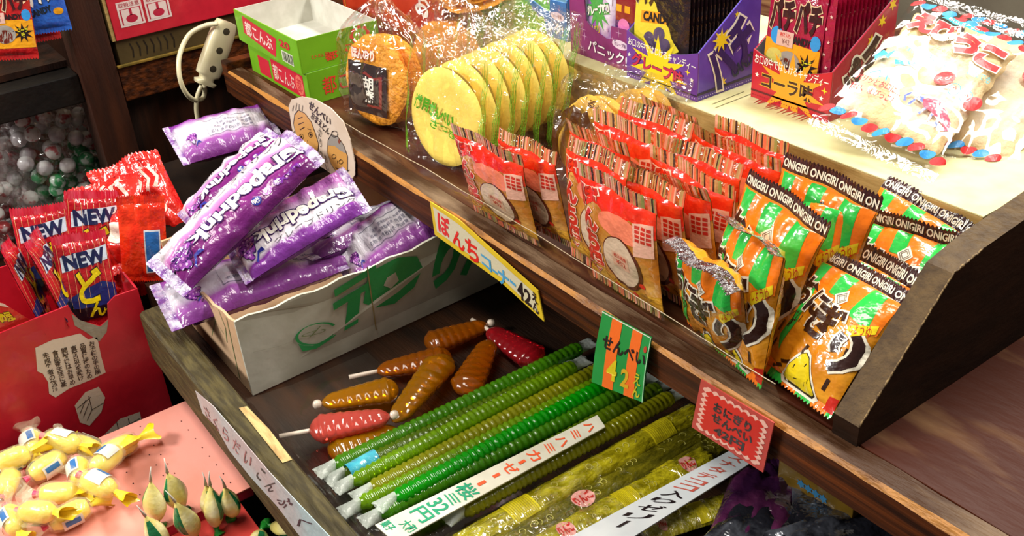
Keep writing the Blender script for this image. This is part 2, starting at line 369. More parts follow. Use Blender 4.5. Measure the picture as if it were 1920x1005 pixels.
# ---- lower tray
tr = thing('lower_tray', 'shallow wooden tray under the rail holding jelly sticks', 'tray', (-.5, .4, .641))
TX0, TX1 = -1.09, .25
part(MB().box((-1.162, .2335, .653), (TX1, .768, .668), W_TRAY), 'tray_floor', tr)
mb = MB(); rings = []
n = 90
for i in range(n + 1):
    x = TX0 + (TX1 - TX0) * i / n; q = wobble((x, 3, 0), 30, .0016)
    rings.append([(x, .204, .655), (x, .204 + q * .6, .717 + q), (x, .2075, .7205 + q), (x, .2305, .7205 + q * .5), (x, .233, .718), (x, .233, .655)])
for k, m_ in enumerate([W_MOSS, W_MOSS, W_MOSS, W_MOSS, W_TRAY, W_TRAY]):
    V = []; F = []
    for i in range(n + 1): V += [rings[i][k], rings[i][(k + 1) % 6]]
    for i in range(n): F.append((2 * i, 2 * i + 1, 2 * i + 3, 2 * i + 2))
    mb.add(V, F, m_)
mb.add(rings[0], [(5, 4, 3, 2, 1, 0)], W_MOSS)
tm = lambda x, y, off=0: Vector((x, y, .7212 + off))
a, b, c, d = at(448, 765, Z=.7212), at(463, 762, Z=.7212), at(548, 862, Z=.7212), at(530, 868, Z=.7212)
mb.poly([(p.x, p.y) for p in (a, b, at(505, 805, Z=.7212), c, d, at(490, 818, Z=.7212))], W_BARE, tm, .0002)
part(mb, 'front_board', tr)
part(MB().box((-1.162, .2335, .6685), (-1.150, .768, .715), W_TRAY), 'end_board', tr)
# clear liner in the tray, bent up against the front board
lb = MB()
def liner(u, v):
    x = -.905 + .42 * u; p = Vector((x, 0, 0))
    prof = [(.2355, .722), (.238, .70), (.252, .678), (.30, .6715), (.40, .6705)]
    k = v * 4; i = min(3, int(k)); f = k - i; y = prof[i][0] * (1 - f) + prof[i + 1][0] * f; z = prof[i][1] * (1 - f) + prof[i + 1][1] * f
    return (x, y + abs(wobble((x, v, 0), 25, .002)), z + abs(wobble((x, v * .3, 2), 22, .003)))
lb.grid(liner, 60, 24, FILMS)
tag(lb.build('plastic_liner'), 'clear plastic sheet lining the front of the lower tray', 'plastic sheet')
# ---- divider board on the upper shelf
dv = MB()
prof = [(.521, .8355), (.521, .854), (.611, .949), (.648, .957), (.93, .985), (.93, .8355)]
DX0, DX1 = -.3585, -.336
for a in range(6):
    p, q = prof[a], prof[(a + 1) % 6]
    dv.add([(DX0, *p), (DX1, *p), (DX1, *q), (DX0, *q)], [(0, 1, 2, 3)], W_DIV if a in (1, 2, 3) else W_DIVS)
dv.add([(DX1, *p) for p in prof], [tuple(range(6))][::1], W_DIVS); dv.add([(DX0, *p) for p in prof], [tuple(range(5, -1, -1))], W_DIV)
CHIP = mat('chipped_edge', '8a7048', .6, '4a3620', 400, (1, 1, 1), .4, .6, bump=.3)    # chipped light edge of the board
ep = [(.5215 + .0895 * i / 60, .8545 + .0945 * i / 60) for i in range(61)] + [(.611 + .037 * i / 20, .949 + .008 * i / 20) for i in range(1, 21)]
dv.tube([(DX1 - .0004 + wobble((0, y * 3, 0), 90, .0006), y, z - .0002 + wobble((5, y * 3, 0), 90, .0008)) for y, z in ep], [.0007 + abs(wobble((9, y, 0), 160, .0008)) for y, z in ep], CHIP, 6)
tag(dv.build('divider_board'), 'brown divider board with a slanted top standing on the shelf beside the rice cracker packets', 'divider board')
# ---- clear strip behind the rail
cs = MB()
zs = lambda x: .030 + .012 * math.sin((x + 1.2) * 4) * .6
cs.grid(lambda u, v: (-1.20 + .80 * u, .5145 - .012 * v + wobble((u * 6, v, 0), 2, .002), .8365 + zs(-1.2 + .8 * u) * v), 80, 6, FILMS)
for i in range(80):
    pass
cs.tube([(-1.20 + .80 * u / 80, .5145 - .012 + wobble((u / 80 * 6, 1, 0), 2, .002), .8365 + zs(-1.2 + .8 * u / 80)) for u in range(81)], .00045, mat('sheet_edge', 'b9a88c', .2, bump=.1), 5)
tag(cs.build('clear_plastic_strip'), 'low clear plastic strip standing along the rail in front of the crackers', 'plastic strip')

# ================================================================ rack at the left, behind
rk = thing('shelf_rack', 'dark brown wooden rack with a tall post behind the grape packets', 'shelf rack', (-1.7, .4, 0))
part(MB().box((-1.66, .318, 0), (-1.60, .372, 1.25), mat('post_wood', '2a130a', .45, '3d1d0e', 12, (4, 4, .5), .4, .7, bump=.15), .002), 'post', rk)
part(MB().box((-1.69, .085, .800), (-1.62, .317, .846), mat('black_beam', '0c0806', .5, '171009', 15, bump=.1), .002), 'beam', rk)
part(MB().box((-2.05, .085, .848), (-1.665, .316, .858), W_DARK), 'upper_shelf', rk)
part(MB().box((-2.10, -.25, .50), (-1.60, .317, .52), W_DARK), 'lower_shelf', rk)
part(MB().box((-1.80, .373, .0), (-1.625, .80, .79), W_DARK, .002), 'cabinet_body', rk)
part(MB().box((-1.80, .373, .791), (-1.60, .80, .846), W_FRONT, .002), 'ledge_board', rk)
mb = MB().box((-1.6005, .372, .8462), (-1.595, .60, .850), mat('yellow_shelf_edge', '7d6120', .5, '5a4a14', 40, bump=.1), .0008); part(mb, 'edge_trim', rk)
part(MB().box((-2.15, -.5, 0), (-2.11, .9, 1.7), W_DARK), 'rear_panel', rk)

# ================================================================ boxes
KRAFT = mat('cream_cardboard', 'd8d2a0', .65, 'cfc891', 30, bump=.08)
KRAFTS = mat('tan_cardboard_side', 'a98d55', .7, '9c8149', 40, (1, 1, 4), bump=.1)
kb = thing('cardboard_carton', 'low cream cardboard carton carrying the candy boxes behind the packets', 'carton', (-.7, .87, .8355))
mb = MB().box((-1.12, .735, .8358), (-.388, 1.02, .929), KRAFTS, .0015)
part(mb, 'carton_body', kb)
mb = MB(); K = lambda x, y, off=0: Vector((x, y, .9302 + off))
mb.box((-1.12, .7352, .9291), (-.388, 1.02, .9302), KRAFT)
for (p, q) in (((1335, 196), (1395, 172)), ((1340, 203), (1425, 170))): # creases
    a, b = at(*p, Z=.9302), at(*q, Z=.9302); mb.poly(stroke([(a.x, a.y), (b.x, b.y)], .0012), ink('7b7550'), K)
rg = random.Random(3)
for i in range(16):
    px = 1428 + i * 6.2; a = at(px, 186 + i * 2.1, Z=.9302); b = at(px - 12 - rg.random() * 16, 191 + i * 2.1 + rg.random() * 6, Z=.9302)
    mb.poly([(a.x - .002, a.y), (b.x, b.y), (a.x + .002, a.y)], ink('b0433a'), K)
part(mb, 'carton_lid', kb)

def tray_box(name, label, cat, x0, x1, y0, y1, z0, hf, hb, mfront, mside, min_, deco=None, group=None, cut=None, sdeco=None, curve=.012, hl=None):
    """open counter box: low front, sides sloping up to a high back; walls are thin card with real thickness"""
    t = .0016; r = thing(name, label, cat, ((x0 + x1) / 2, y0, z0), (0, 0, 0), group); w_, d_ = x1 - x0, y1 - y0
    hl = hf if hl is None else hl
    n = 12; ol = [(0, 0), (w_, 0), (w_, hf)] + ([(w_ * (1 - i / n), hf - curve * math.sin(PI * i / n)) for i in range(1, n)] if curve else []) + [(0, hl)]
    if cut: ol = cut(w_, hf)
    fm = plane_map((x0, y0, z0), (1, 0, 0), (0, 0, 1)); mb = MB().slab(ol, t, mfront, fm)
    mb.slab(ol, .0002, min_, lambda x, y, off=0: fm(x, y, off - t - .0001))
    if deco: deco(mb, fm, w_, hf)
    part(mb, 'front_panel', r)
    for s_, xx in ((1, x1 - .0001), (-1, x0 + .0001)):
        ol = [(t + .0002, 0), (d_, 0), (d_, hb)] + ([(d_ * .8, hb)] if 0 else []) + [(t + .0002, hf if s_ > 0 else hl)]
        sm = plane_map((xx, y0, z0), (0, 1, 0), (0, 0, 1)) if s_ > 0 else (lambda x, y, off=0, xx=xx: Vector((xx - off, y0 + x, z0 + y)))
        mb = MB().slab(ol, t, mside, sm); mb.slab(ol, .0002, min_, lambda x, y, off=0, sm=sm: sm(x, y, off - t - .0001))
        if s_ > 0 and sdeco: sdeco(mb, sm, d_, hb)
        part(mb, 'side_panel', r)
    part(MB().box((x0 + t, y1 - t, z0), (x1 - t, y1, z0 + hb), min_), 'back_panel', r)
    part(MB().box((x0 + t, y0 + t, z0), (x1 - t, y1 - t, z0 + .0015), min_), 'base_panel', r)
    return r
PUR = mat('purple_card', '6b3a9c', .4, '613294', 40, bump=.03, coat=.3); PUR2 = mat('violet_card', '4f35a5', .4, '5a40b0', 40, bump=.03, coat=.3)
MAG = mat('plum_card', '7a2468', .4, '842a72', 40, bump=.03, coat=.3); BLU = mat('blue_card', '2f66a8', .4, '3a72b4', 40, bump=.03, coat=.3)
RED = mat('red_card', 'c01c30', .42, 'b3172b', 30, bump=.04, coat=.25); RED2 = mat('crimson_card', 'b01a3a', .42, 'a81636', 30, bump=.04, coat=.25)
INW = mat('white_card_inside', 'c9c7bd', .7, 'bdbbb0', 40, bump=.04); GREY = mat('grey_card_inside', '9aa0a8', .7, '8f959d', 40, bump=.04)
YEL = ink('f2d21c'); WHT = ink('f4efe4'); BLK = ink('1c0f14'); REDI = ink('d8231c')
def dots(mb, mp, x0, x1, y, n, r, m):
    for i in range(n): mb.poly(ell(x0 + (x1 - x0) * i / (n - 1), y, r, r, 6), m, mp, .0004)
def deco_grape(mb, mp, w_, h):
    mb.text('お口の中ではじけるキャンディー', (.003, h * .66, w_ - .003, h * .84), WHT, mp, .0004, bold=.01, shear=0, rot=-3)
    mb.poly(star(w_ * .46, h * .38, .040, .018, 11, sx=1.15), YEL, mp, .0003)
    mb.text('グレープ味', (w_ * .08, h * .25, w_ * .82, h * .56), ink('c42a4e'), mp, .0005, bold=.03, out=ink('5a1d56'), outw=.03, rot=-4)
    mb.poly(star(w_ * .93, h * .42, .003, .0013), WHT, mp); mb.poly(star(w_ * .04, h * .5, .003, .0013), WHT, mp); mb.poly(star(w_ * .87, h * .55, .004, .0012, 4), YEL, mp)
    mb.poly(rect(0, h * .10, w_, h * .13), ink('2c1440'), mp, .0003); dots(mb, mp, .003, w_ - .003, h * .055, 30, .0008, ink('d8c8ea'))
def side_pachi(mb, mp, d, hb):
    mb.text('パチ', (d * .14, .014, d * .92, .072), ink('2a1a66'), mp, .0005, bold=.05, out=WHT, outw=.05, rot=32)
    mb.poly(star(d * .36, .060, .014, .006, 9), YEL, mp, .0008); mb.poly(star(d * .42, .012, .006, .0025, 6), YEL, mp); mb.poly(star(d * .60, .083, .004, .0015), YEL, mp)
    mb.text('CANDY', (d * .55, .018, d * .98, .032), ink('17304c'), mp, .0006, bold=.04, rot=20)
    mb.poly(rect(0, .006, d, .009), ink('221440'), mp, .0003); dots(mb, mp, .003, d - .003, .003, 26, .0008, ink('c8bcec'))
tray_box('candy_display_box', 'purple open box of grape popping candy packets between the plum box and the red box', 'candy box', -.843, -.731, .747, .840, .9305, .054, .118, PUR, PUR2, GREY, deco_grape, sdeco=side_pachi)
def deco_cola(mb, mp, w_, h):
    mb.text('お口の中ではじけるキャンディー', (.003, h * .70, w_ - .003, h * .90), WHT, mp, .0004, bold=.01, rot=-2)
    mb.poly(star(w_ * .52, h * .42, .040, .018, 11, sx=1.1), ink('f09a1c'), mp, .0003)
    mb.text('コーラ味', (w_ * .14, h * .28, w_ * .80, h * .62), ink('3a1410'), mp, .0005, bold=.03, out=ink('f3c23a'), outw=.03)
    mb.poly(star(w_ * .07, h * .5, .003, .0013), WHT, mp); mb.poly(star(w_ * .9, h * .44, .003, .0013), WHT, mp); mb.poly(star(w_ * .93, h * .60, .004, .0012, 4), YEL, mp)
    mb.poly(rect(0, h * .14, w_, h * .18), ink('5a0c1a'), mp, .0003); dots(mb, mp, .003, w_ - .003, h * .07, 30, .0007, ink('8f1428'))
def side_cola(mb, mp, d, hb):
    mb.text('パチ', (d * .14, .014, d * .92, .066), ink('3a1020'), mp, .0005, bold=.05, out=WHT, outw=.05, rot=32)
    for x, y in ((.6, .072), (.75, .088), (.9, .102)): mb.poly(star(d * x, y, .007, .003, 6), YEL, mp)
tray_box('candy_display_box', 'red open box of cola popping candy packets beside the shrimp cracker bag', 'candy box', -.702, -.600, .799, .893, .9305, .053, .112, RED, RED2, GREY, deco_cola, sdeco=side_cola)
def deco_panic(title, tag_):
    def f(mb, mp, w_, h):
        mb.text(title, (w_ * .30, h * .13, w_ * .93, h * .42), ink('f0e6f2'), mp, .0004, bold=.02, out=ink('3a1440') if tag_[0] == 'グ' else ink('1c3a6c'), outw=.03, rot=-4)
        mb.poly(ell(w_ * .82, h * .56, .014, .0055), ink('d9c7dd'), mp, .0003); mb.text(tag_, (w_ * .73, h * .51, w_ * .91, h * .61), ink('6a2a6a'), mp, .0005, bold=.01)
        rr = random.Random(len(title) + ord(tag_[0]))
        for i in range(34):
            x, y = rr.uniform(.03, .97) * w_, rr.uniform(.02, .95) * h
            if .25 * w_ < x < .95 * w_ and .1 * h < y < .62 * h or (y > h * .42 and .26 * w_ < x < .62 * w_) or (x < .28 * w_ and y > h * 1.4): continue
            mb.poly(star(x, y, .0030 if i % 4 else .006, .0008, 4), ink('b98ab4'), mp, .0003)
    return f
def cut_panic(w_, h):
    return [(0, 0), (w_, 0), (w_, h * .95), (w_ * .68, h * .92), (w_ * .67, h * .62), (w_ * .60, h * .60), (w_ * .34, h * .74), (w_ * .27, h * .86), (w_ * .25, h * 1.42), (w_ * .20, h * 1.52), (0, h * 1.56)]
tray_box('candy_display_box', 'plum open box with a cut out front holding grape candy pouches', 'candy box', -.957, -.8455, .757, .850, .9305, .052, .125, MAG, MAG, GREY, deco_panic('パニック!', 'グレープ味'), cut=cut_panic, hl=.081)
tray_box('candy_display_box', 'blue open box of soda candy, mostly behind the green striped crackers', 'candy box', -1.090, -.987, .775, .868, .9305, .052, .125, BLU, BLU, mat('pale_blue_inside', 'b7d3e4', .7, 'a9c8dc', 40, bump=.04), deco_panic('パニック!', 'ソーダ味'), cut=cut_panic, hl=.081)

# green boxes on the tier, left
GRN = mat('green_card', '6fae1f', .42, '67a51b', 20, bump=.04, coat=.3); RDI = ink('d8432e'); RDL = ink('c7233a')
def green_box(x0, x1, y0, y1, z0, z1, label, front, rtext):
    r = thing('cracker_box', label, 'box', ((x0 + x1) / 2, y0, z0), (0, 0, 0), 'stacked green boxes'); t = .0016
    fm = plane_map((x0, y0, z0), (1, 0, 0), (0, 0, 1)); h = z1 - z0; w_ = x1 - x0; d_ = y1 - y0
    mb = MB().slab(rect(0, 0, w_, h), t, GRN, fm); mb.slab(rect(0.001, 0.001, w_ - .001, h), .0002, INW, lambda x, y, off=0: fm(x, y, off - t - .0001)); front(mb, fm, w_, h); part(mb, 'front_panel', r)
    sm = plane_map((x1, y0, z0), (0, 1, 0), (0, 0, 1)); mb = MB().slab(rect(.0018, 0, d_, h), t, GRN, sm); mb.slab(rect(.002, .001, d_ - .002, h), .0002, INW, lambda x, y, off=0: sm(x, y, off - t - .0001)); rtext(mb, sm, d_, h); part(mb, 'side_panel', r)
    part(MB().box((x0, y0 + .0018, z0), (x0 + t, y1, z1), INW), 'side_panel', r)
    part(MB().box((x0 + t, y1 - t, z0), (x1 - t, y1, z1), INW), 'back_panel', r)
    part(MB().box((x0 + t, y0 + t, z0 + .0003), (x1 - t, y1 - t, z0 + .0018), INW), 'base_panel', r)
    return r
def gf1(mb, mp, w_, h):
    mb.poly(rect(w_ * .16, h * .10, w_ * .36, h * .72), RDL, mp, .0003); mb.poly(rect(w_ * .40, h * .10, w_ * .93, h * .86), RDL, mp, .0003)
    mb.text('都こんぶ', (w_ * .42, h * .2, w_ * .78, h * .72), ink('e6c8bc'), mp, .0005, bold=.01); mb.poly(ell(w_ * .86, h * .48, .012, .015), ink('e07060'), mp, .0004); mb.text('都', (w_ * .82, h * .25, w_ * .90, h * .7), RDL, mp, .0006)
def gf2(mb, mp, w_, h):
    mb.poly([(w_ * .12, h * .35), (w_ * .62, h * .10), (w_ * .68, h * .74), (w_ * .14, h * .93)], RDL, mp, .0003); mb.text('都こんぶ', (w_ * .16, h * .30, w_ * .60, h * .76), ink('ecd2c8'), mp, .0005, bold=.02, rot=-3)
    mb.text('20', (w_ * .72, h * .56, w_ * .88, h * .80), RDL, mp, .0005, bold=.03)
    mb.poly(rect(w_ * .73, h * .12, w_ * .90, h * .46), ink('d6dcc0'), mp, .0003)
    for i in range(9): mb.poly(rect(w_ * (.745 + i * .017), h * .15, w_ * (.751 + i * .017 + (i % 3) * .003), h * .43), ink('1f2a18'), mp, .0005)
def gs1(mb, mp, d, h):
    mb.text('都こ', (d * .18, h * .2, d * .55, h * .75), RDI, mp, .0005, bold=.01)
    mb.poly(ell(d * .8, h * .5, .013, .015), RDI, mp, .0004)
def gs2(mb, mp, d, h):
    mb.text('都', (d * .30, h * .18, d * .46, h * .44), RDI, mp, .0005, bold=.02); mb.text('こ', (d * .56, h * .30, d * .66, h * .52), RDI, mp, .0005, bold=.02); mb.text('ん', (d * .76, h * .34, d * .88, h * .54), RDI, mp, .0005, bold=.02)
    for k in range(8): a = 2 * PI * k / 8; mb.poly(ell(d * .76 + .012 * math.cos(a), h * .80 + .009 * math.sin(a) - .004, .004, .004, 8), RDI, mp, .0004)
    mb.poly(ell(d * .76, h * .80 - .004, .0105, .0085), ink('86bf35'), mp, .0005); mb.text('小', (d * .71, h * .62, d * .81, h * .80), RDI, mp, .0006)
    mb.text('ひねり', (d * .14, h * .36, d * .36, h * .47), RDI, mp, .0005)
green_box(-1.462, -1.262, .535, .650, .8355, .8805, 'green box with a red label at the bottom of the stack behind the rail', gf1, gs1)
green_box(-1.478, -1.264, .530, .655, .8810, .928, 'empty open green box with a white inside on top of its stack', gf2, gs2)
# orange-red box behind them
OR = mat('orange_red_card', 'b8391c', .45, 'ad3015', 25, bump=.04, coat=.25); GLD = ink('d99a2c')
ob = thing('gift_box', 'orange red box with gold lines standing behind the open green box', 'box', (-1.26, .74, .8355))
mb = MB().box((-1.50, .72, .8357), (-1.19, .86, 1.03), OR, .001); fm = plane_map((-1.50, .7198, .8357), (1, 0, 0), (0, 0, 1)); sm = plane_map((-1.1898, .72, .8357), (0, 1, 0), (0, 0, 1))
for mp, ww in ((fm, .31), (sm, .14)):
    for k in (.010, ): mb.poly(stroke([(k, k), (ww - k, k), (ww - k, .19 - k), (k, .19 - k), (k, k)], .0025), GLD, mp, .0004)
mb.text('お', (.235, .085, .275, .120), WHT, fm, .0005, bold=.03, rot=-8); mb.poly(ell(.255, .165, .018, .018), ink('e0b030'), fm, .0005); mb.poly(star(.255, .165, .012, .005), REDI, fm, .0007)
mb.text('お\nか', (.05, .03, .10, .14), WHT, sm, .0005, bold=.02)
part(mb, 'carton_body', ob)
# red box up on the ledge at top left
rb = thing('red_carton', 'red carton with white stars and handling icons on the ledge by the post', 'carton', (-1.68, .5, .886))
mb = MB().box((-1.78, .382, .8865), (-1.600, .80, 1.12), RED, .001); sm = plane_map((-1.5998, .382, .8865), (0, 1, 0), (0, 0, 1)); 
for y0 in (.012, .225): 
    for k in range(2):
        a = y0 + k * .042; mb.poly(rect(a, .018, a + .038, .056), ink('d8c4c0'), sm, .0003); mb.poly(rect(a + .003, .021, a + .035, .045), RED2, sm, .0004); mb.poly(rect(a + .005, .021, a + .033, .044), ink('d8c4c0'), sm, .0005); mb.poly(ell(a + .019, .029, .009, .006), RED2, sm, .0006); mb.poly(rect(a + .017, .034, a + .021, .044), RED2, sm, .0006); mb.text('取扱注意', (a + .003, .0475, a + .035, .0545), RED2, sm, .0006)
mb.poly(star(.128, .046, .008, .0035), ink('d8c4c0'), sm, .0004); mb.poly(star(.158, .062, .018, .008, rot=PI / 2 - .3), ink('d8c4c0'), sm, .0004)
part(mb, 'carton_body', rb)
part(MB().box((-1.78, .3765, .8865), (-1.602, .3815, 1.12), KRAFTS), 'side_flap', rb)
db = thing('brown_carton', 'dark brown carton with printed letters under the red carton', 'carton', (-1.68, .5, .846))
mb = MB().box((-1.76, .380, .8464), (-1.606, .74, .8862), mat('brown_card', '4a3a18', .6, '423312', 30, bump=.05), .001); sm = plane_map((-1.6058, .380, .8464), (0, 1, 0), (0, 0, 1))
[mb.poly(stroke([(.022 + .011 * i, .008), (.024 + .011 * i, .020), (.021 + .011 * i, .031)], .0022), ink('1d150a'), sm, .0003) for i in range(7)]; part(mb, 'carton_body', db)
# ================================================================ rice ball cracker packets (orange, green stripes, dark seal)
ORG = mat('orange_printed_film', 'e39a22', .25, 'cc7a12', 28, (1, 1, 1), .42, .68, bump=.35, bscale=50, coat=.9)
G_ = gloss('27b845'); O_ = gloss('f47a14'); DK = gloss('2e1410'); CRW = gloss('efe6d2'); LEM = gloss('ecd21e'); NORI = gloss('35190c'); REDG = gloss('c8281c')
SEALM = mat('dark_crimped_seal', '35161a', .25, '4a2a2c', 120, (1, .2, 1), .4, .7, bump=.5, bscale=180, coat=1)
SEALW = mat('silvery_crimped_seal', '3a2226', .2, '8e8488', 90, (1, .2, 1), .5, .7, bump=.6, bscale=160, coat=1)
def onigiri_kit(seed, w=.092, h=.132, flop=0.0, seal=SEALM, wr=.0013):
    p = Pouch(w, h, .032, .013, .008, seed, wr=wr, flop=flop, waist=.06); S = .0028
    mb = p.body(ORG); F = p.F; D = lambda x, y, off=0: p.P(x, y, off); X = lambda a: a * w / 2; Y = lambda b: b * h
    def pol(pts, m, off=.0003): mb.poly([(X(a), Y(b)) for a, b in pts], m, D, off, S)
    pol([(-.98, .62), (-.80, .60), (-.62, .66), (-.30, .70), (.1, .69), (.5, .64), (.85, .61), (.98, .63), (.98, .90), (-.98, .90)], O_)
    pol([(-.90, .895), (-.62, .895), (-.60, .72), (-.52, .60), (-.50, .45), (-.56, .36), (-.42, .30), (-.36, .46), (-.40, .60), (-.50, .72)][:2] + [(-.58, .74), (-.48, .60), (-.42, .45), (-.52, .20), (-.66, .30), (-.56, .45), (-.60, .60), (-.78, .72)], G_, .0005)
    pol([(-.28, .895), (0, .895), (.06, .72), (-.22, .72)], G_, .0005); pol([(.40, .895), (.74, .895), (.84, .63), (.40, .66)], G_, .0005)
    # writing
    for ch, bx, o in (('お', (-.96, .54, -.46, .77), .0007), ('に', (-.46, .52, -.06, .71), .0007), ('ぎ', (-.20, .40, .44, .68), .0009)):
        mb.text(ch, (X(bx[0]), Y(bx[1]), X(bx[2]), Y(bx[3])), DK, D, o, S, bold=.04, out=CRW, outw=.05, rot=-8)
    for wd, m_, o in ((.0105, CRW, .0009), (.0068, DK, .0012)):
        mb.poly(stroke([(X(a), Y(b)) for a, b in ((.60, .535), (.545, .48), (.54, .43), (.60, .40))], wd), m_, D, o, S)
        mb.poly(stroke([(X(a), Y(b)) for a, b in ((.78, .565), (.88, .53), (.925, .47), (.90, .40), (.80, .335), (.62, .285))], wd * 1.15), m_, D, o, S)
    mb.text('せんべい', (X(-.92), Y(.44), X(-.36), Y(.53)), ink('4a2a12'), D, .0007, S, bold=.01, rot=-14)
    mb.poly([(X(.08), Y(.80)), (X(-.08), Y(.73)), (X(.08), Y(.66)), (X(.24), Y(.73))], CRW, D, .0007, S)
    for k in (.11, .07): mb.poly(stroke([(X(.08 - k), Y(.73)), (X(.08), Y(.73 + k * .42)), (X(.08 + k), Y(.73)), (X(.08), Y(.73 - k * .42)), (X(.08 - k), Y(.73))], .0007), ink('6a5a50'), D, .0009, S)
    mb.text('マスヤ', (X(-.16), Y(.635), X(.14), Y(.675)), ink('14301a'), D, .0008, S, bold=.02, rot=-12)
    mb.poly([(X(a), Y(b)) for a, b in ((.58, .60), (.66, .62), (.94, .70), (.96, .64), (.70, .53), (.60, .54))], LEM, D, .0007, S)
    mb.text('しょうゆ', (X(.60), Y(.575), X(.92), Y(.655)), REDG, D, .0009, S, rot=20)
    rr = random.Random(seed * 5 + 1)
    for a, b, r in ((-.55, .40, 1.2), (-.75, .22, 1.1), (-.25, .16, .4), (.05, .30, 1.4), (-.05, .42, .3), (.72, .18, 1.3), (-.45, .10, .5), (.78, .42, 1.5), (-.8, .36, 1.5)):
        r += rr.uniform(-.3, .3); dx, dy = math.cos(r) * .0058, math.sin(r) * .0058
        mb.poly(stroke([(X(a) - dx, Y(b) - dy), (X(a) + dx, Y(b) + dy)], .0030), NORI, D, .0005, S)
    # rounded yellow patch at the bottom (plain)
    def tri(k, cx=.14, cy=.155): return [(X(cx + x * k * .44), Y(cy + y * k * .14)) for x, y in ((-.95, -.62), (-.80, -.82), (.80, -.82), (.95, -.62), (.22, .85), (0, 1), (-.22, .85))]
    mb.poly(tri(1.16), CRW, D, .0005, S); mb.poly(tri(1.0), ink('2a2408'), D, .0007, S); mb.poly(tri(.94), LEM, D, .0009, S)
    for a, b, r in ((-.02, .15, 1.4), (.20, .20, 1.2), (.34, .11, 1.3), (.04, .09, .3), (.26, .08, 1.5)): mb.poly(stroke([(X(a), Y(b)), (X(a) + .004 * math.cos(r), Y(b) + .004 * math.sin(r))], .0008), BLK, D, .0011, S)
    mb.poly([(X(.76), Y(.03)), (X(1), Y(.03)), (X(1), Y(.14)), (X(.86), Y(.13))], REDG, D, .0005, S); mb.poly([(X(-1), Y(.065)), (X(-.7), Y(.065)), (X(-.7), Y(.13)), (X(-1), Y(.15))], G_, D, .0005, S); mb.poly([(X(-.7), Y(.065)), (X(-.3), Y(.065)), (X(-.45), Y(.11)), (X(-.7), Y(.13))], O_, D, .0005, S)
    sm = p.seal(True, seal, 56)
    sm.text('ONIGIRI ONIGIRI ONIGIRI ON', (X(-.97), Y(.902) + .0024, X(.97), Y(1) - .0034), CRW, D, .0006, S * .7, bold=.03)
    bs = p.seal(False, O_, 48, mfn=lambda i, j: (O_, G_)[(i // 9) % 2])
    return [('pouch', mb.data('pouch')), ('crimped_seal', sm.data('crimped_seal')), ('bottom_seal', bs.data('bottom_seal'))]
ONI = [onigiri_kit(1), onigiri_kit(2, flop=-.7, seal=SEALW), onigiri_kit(3, flop=.5, wr=.0018), onigiri_kit(4, flop=1.25, seal=SEALW, wr=.002)]
def scaled_pose(k, s):
    p = list(POSES[k]); C = Vector((0, 0, CAMZ)); q = C + (Vector(p[:3]) - C) * s; return (*q, p[3], p[4], p[5], p[6] * s, p[7] * s)
ON_L = {'O1': (0, 'rice ball cracker packet lying full face up against the brown divider board, in front'),
 'O2': (1, 'rice ball cracker packet directly behind the full face one by the divider'), 'O3': (0, 'rice ball cracker packet third in the leaning row by the divider, its stripes just showing'),
 'O4': (2, 'rice ball cracker packet with a curved seal at the back beside the divider'), 'O5': (0, 'rearmost rice ball cracker packet in the corner, touching the carton behind the divider'),
 'O6': (3, 'rice ball cracker packet with a folded shiny seal standing at the rail beside red packets'), 'O7': (3, 'rice ball cracker packet with a bent black seal corner, second from the rail'),
 'O8': (0, 'rice ball cracker packet with long straight seal and white diamond, third from the rail'), 'O9': (1, 'rice ball cracker packet behind the long straight seal, fourth from the rail'),
 'O10': (0, 'rice ball cracker packet under the corner of the shrimp cracker bag')}
for k, (v, lab) in ON_L.items():
    ps = scaled_pose(k, {'O1': .99, 'O2': 1.076, 'O3': 1.095}.get(k, 1)); loc, rot = place(ps); loc = loc - Vector((.007 if k in ('O1', 'O2', 'O3') else 0, 0, 0))
    inst(ONI[v], 'rice_cracker_packet', lab, 'cracker packet', loc, rot, 'orange and green rice cracker packets', (ps[6] / .092, max(ps[7], .112) / .132, 1))
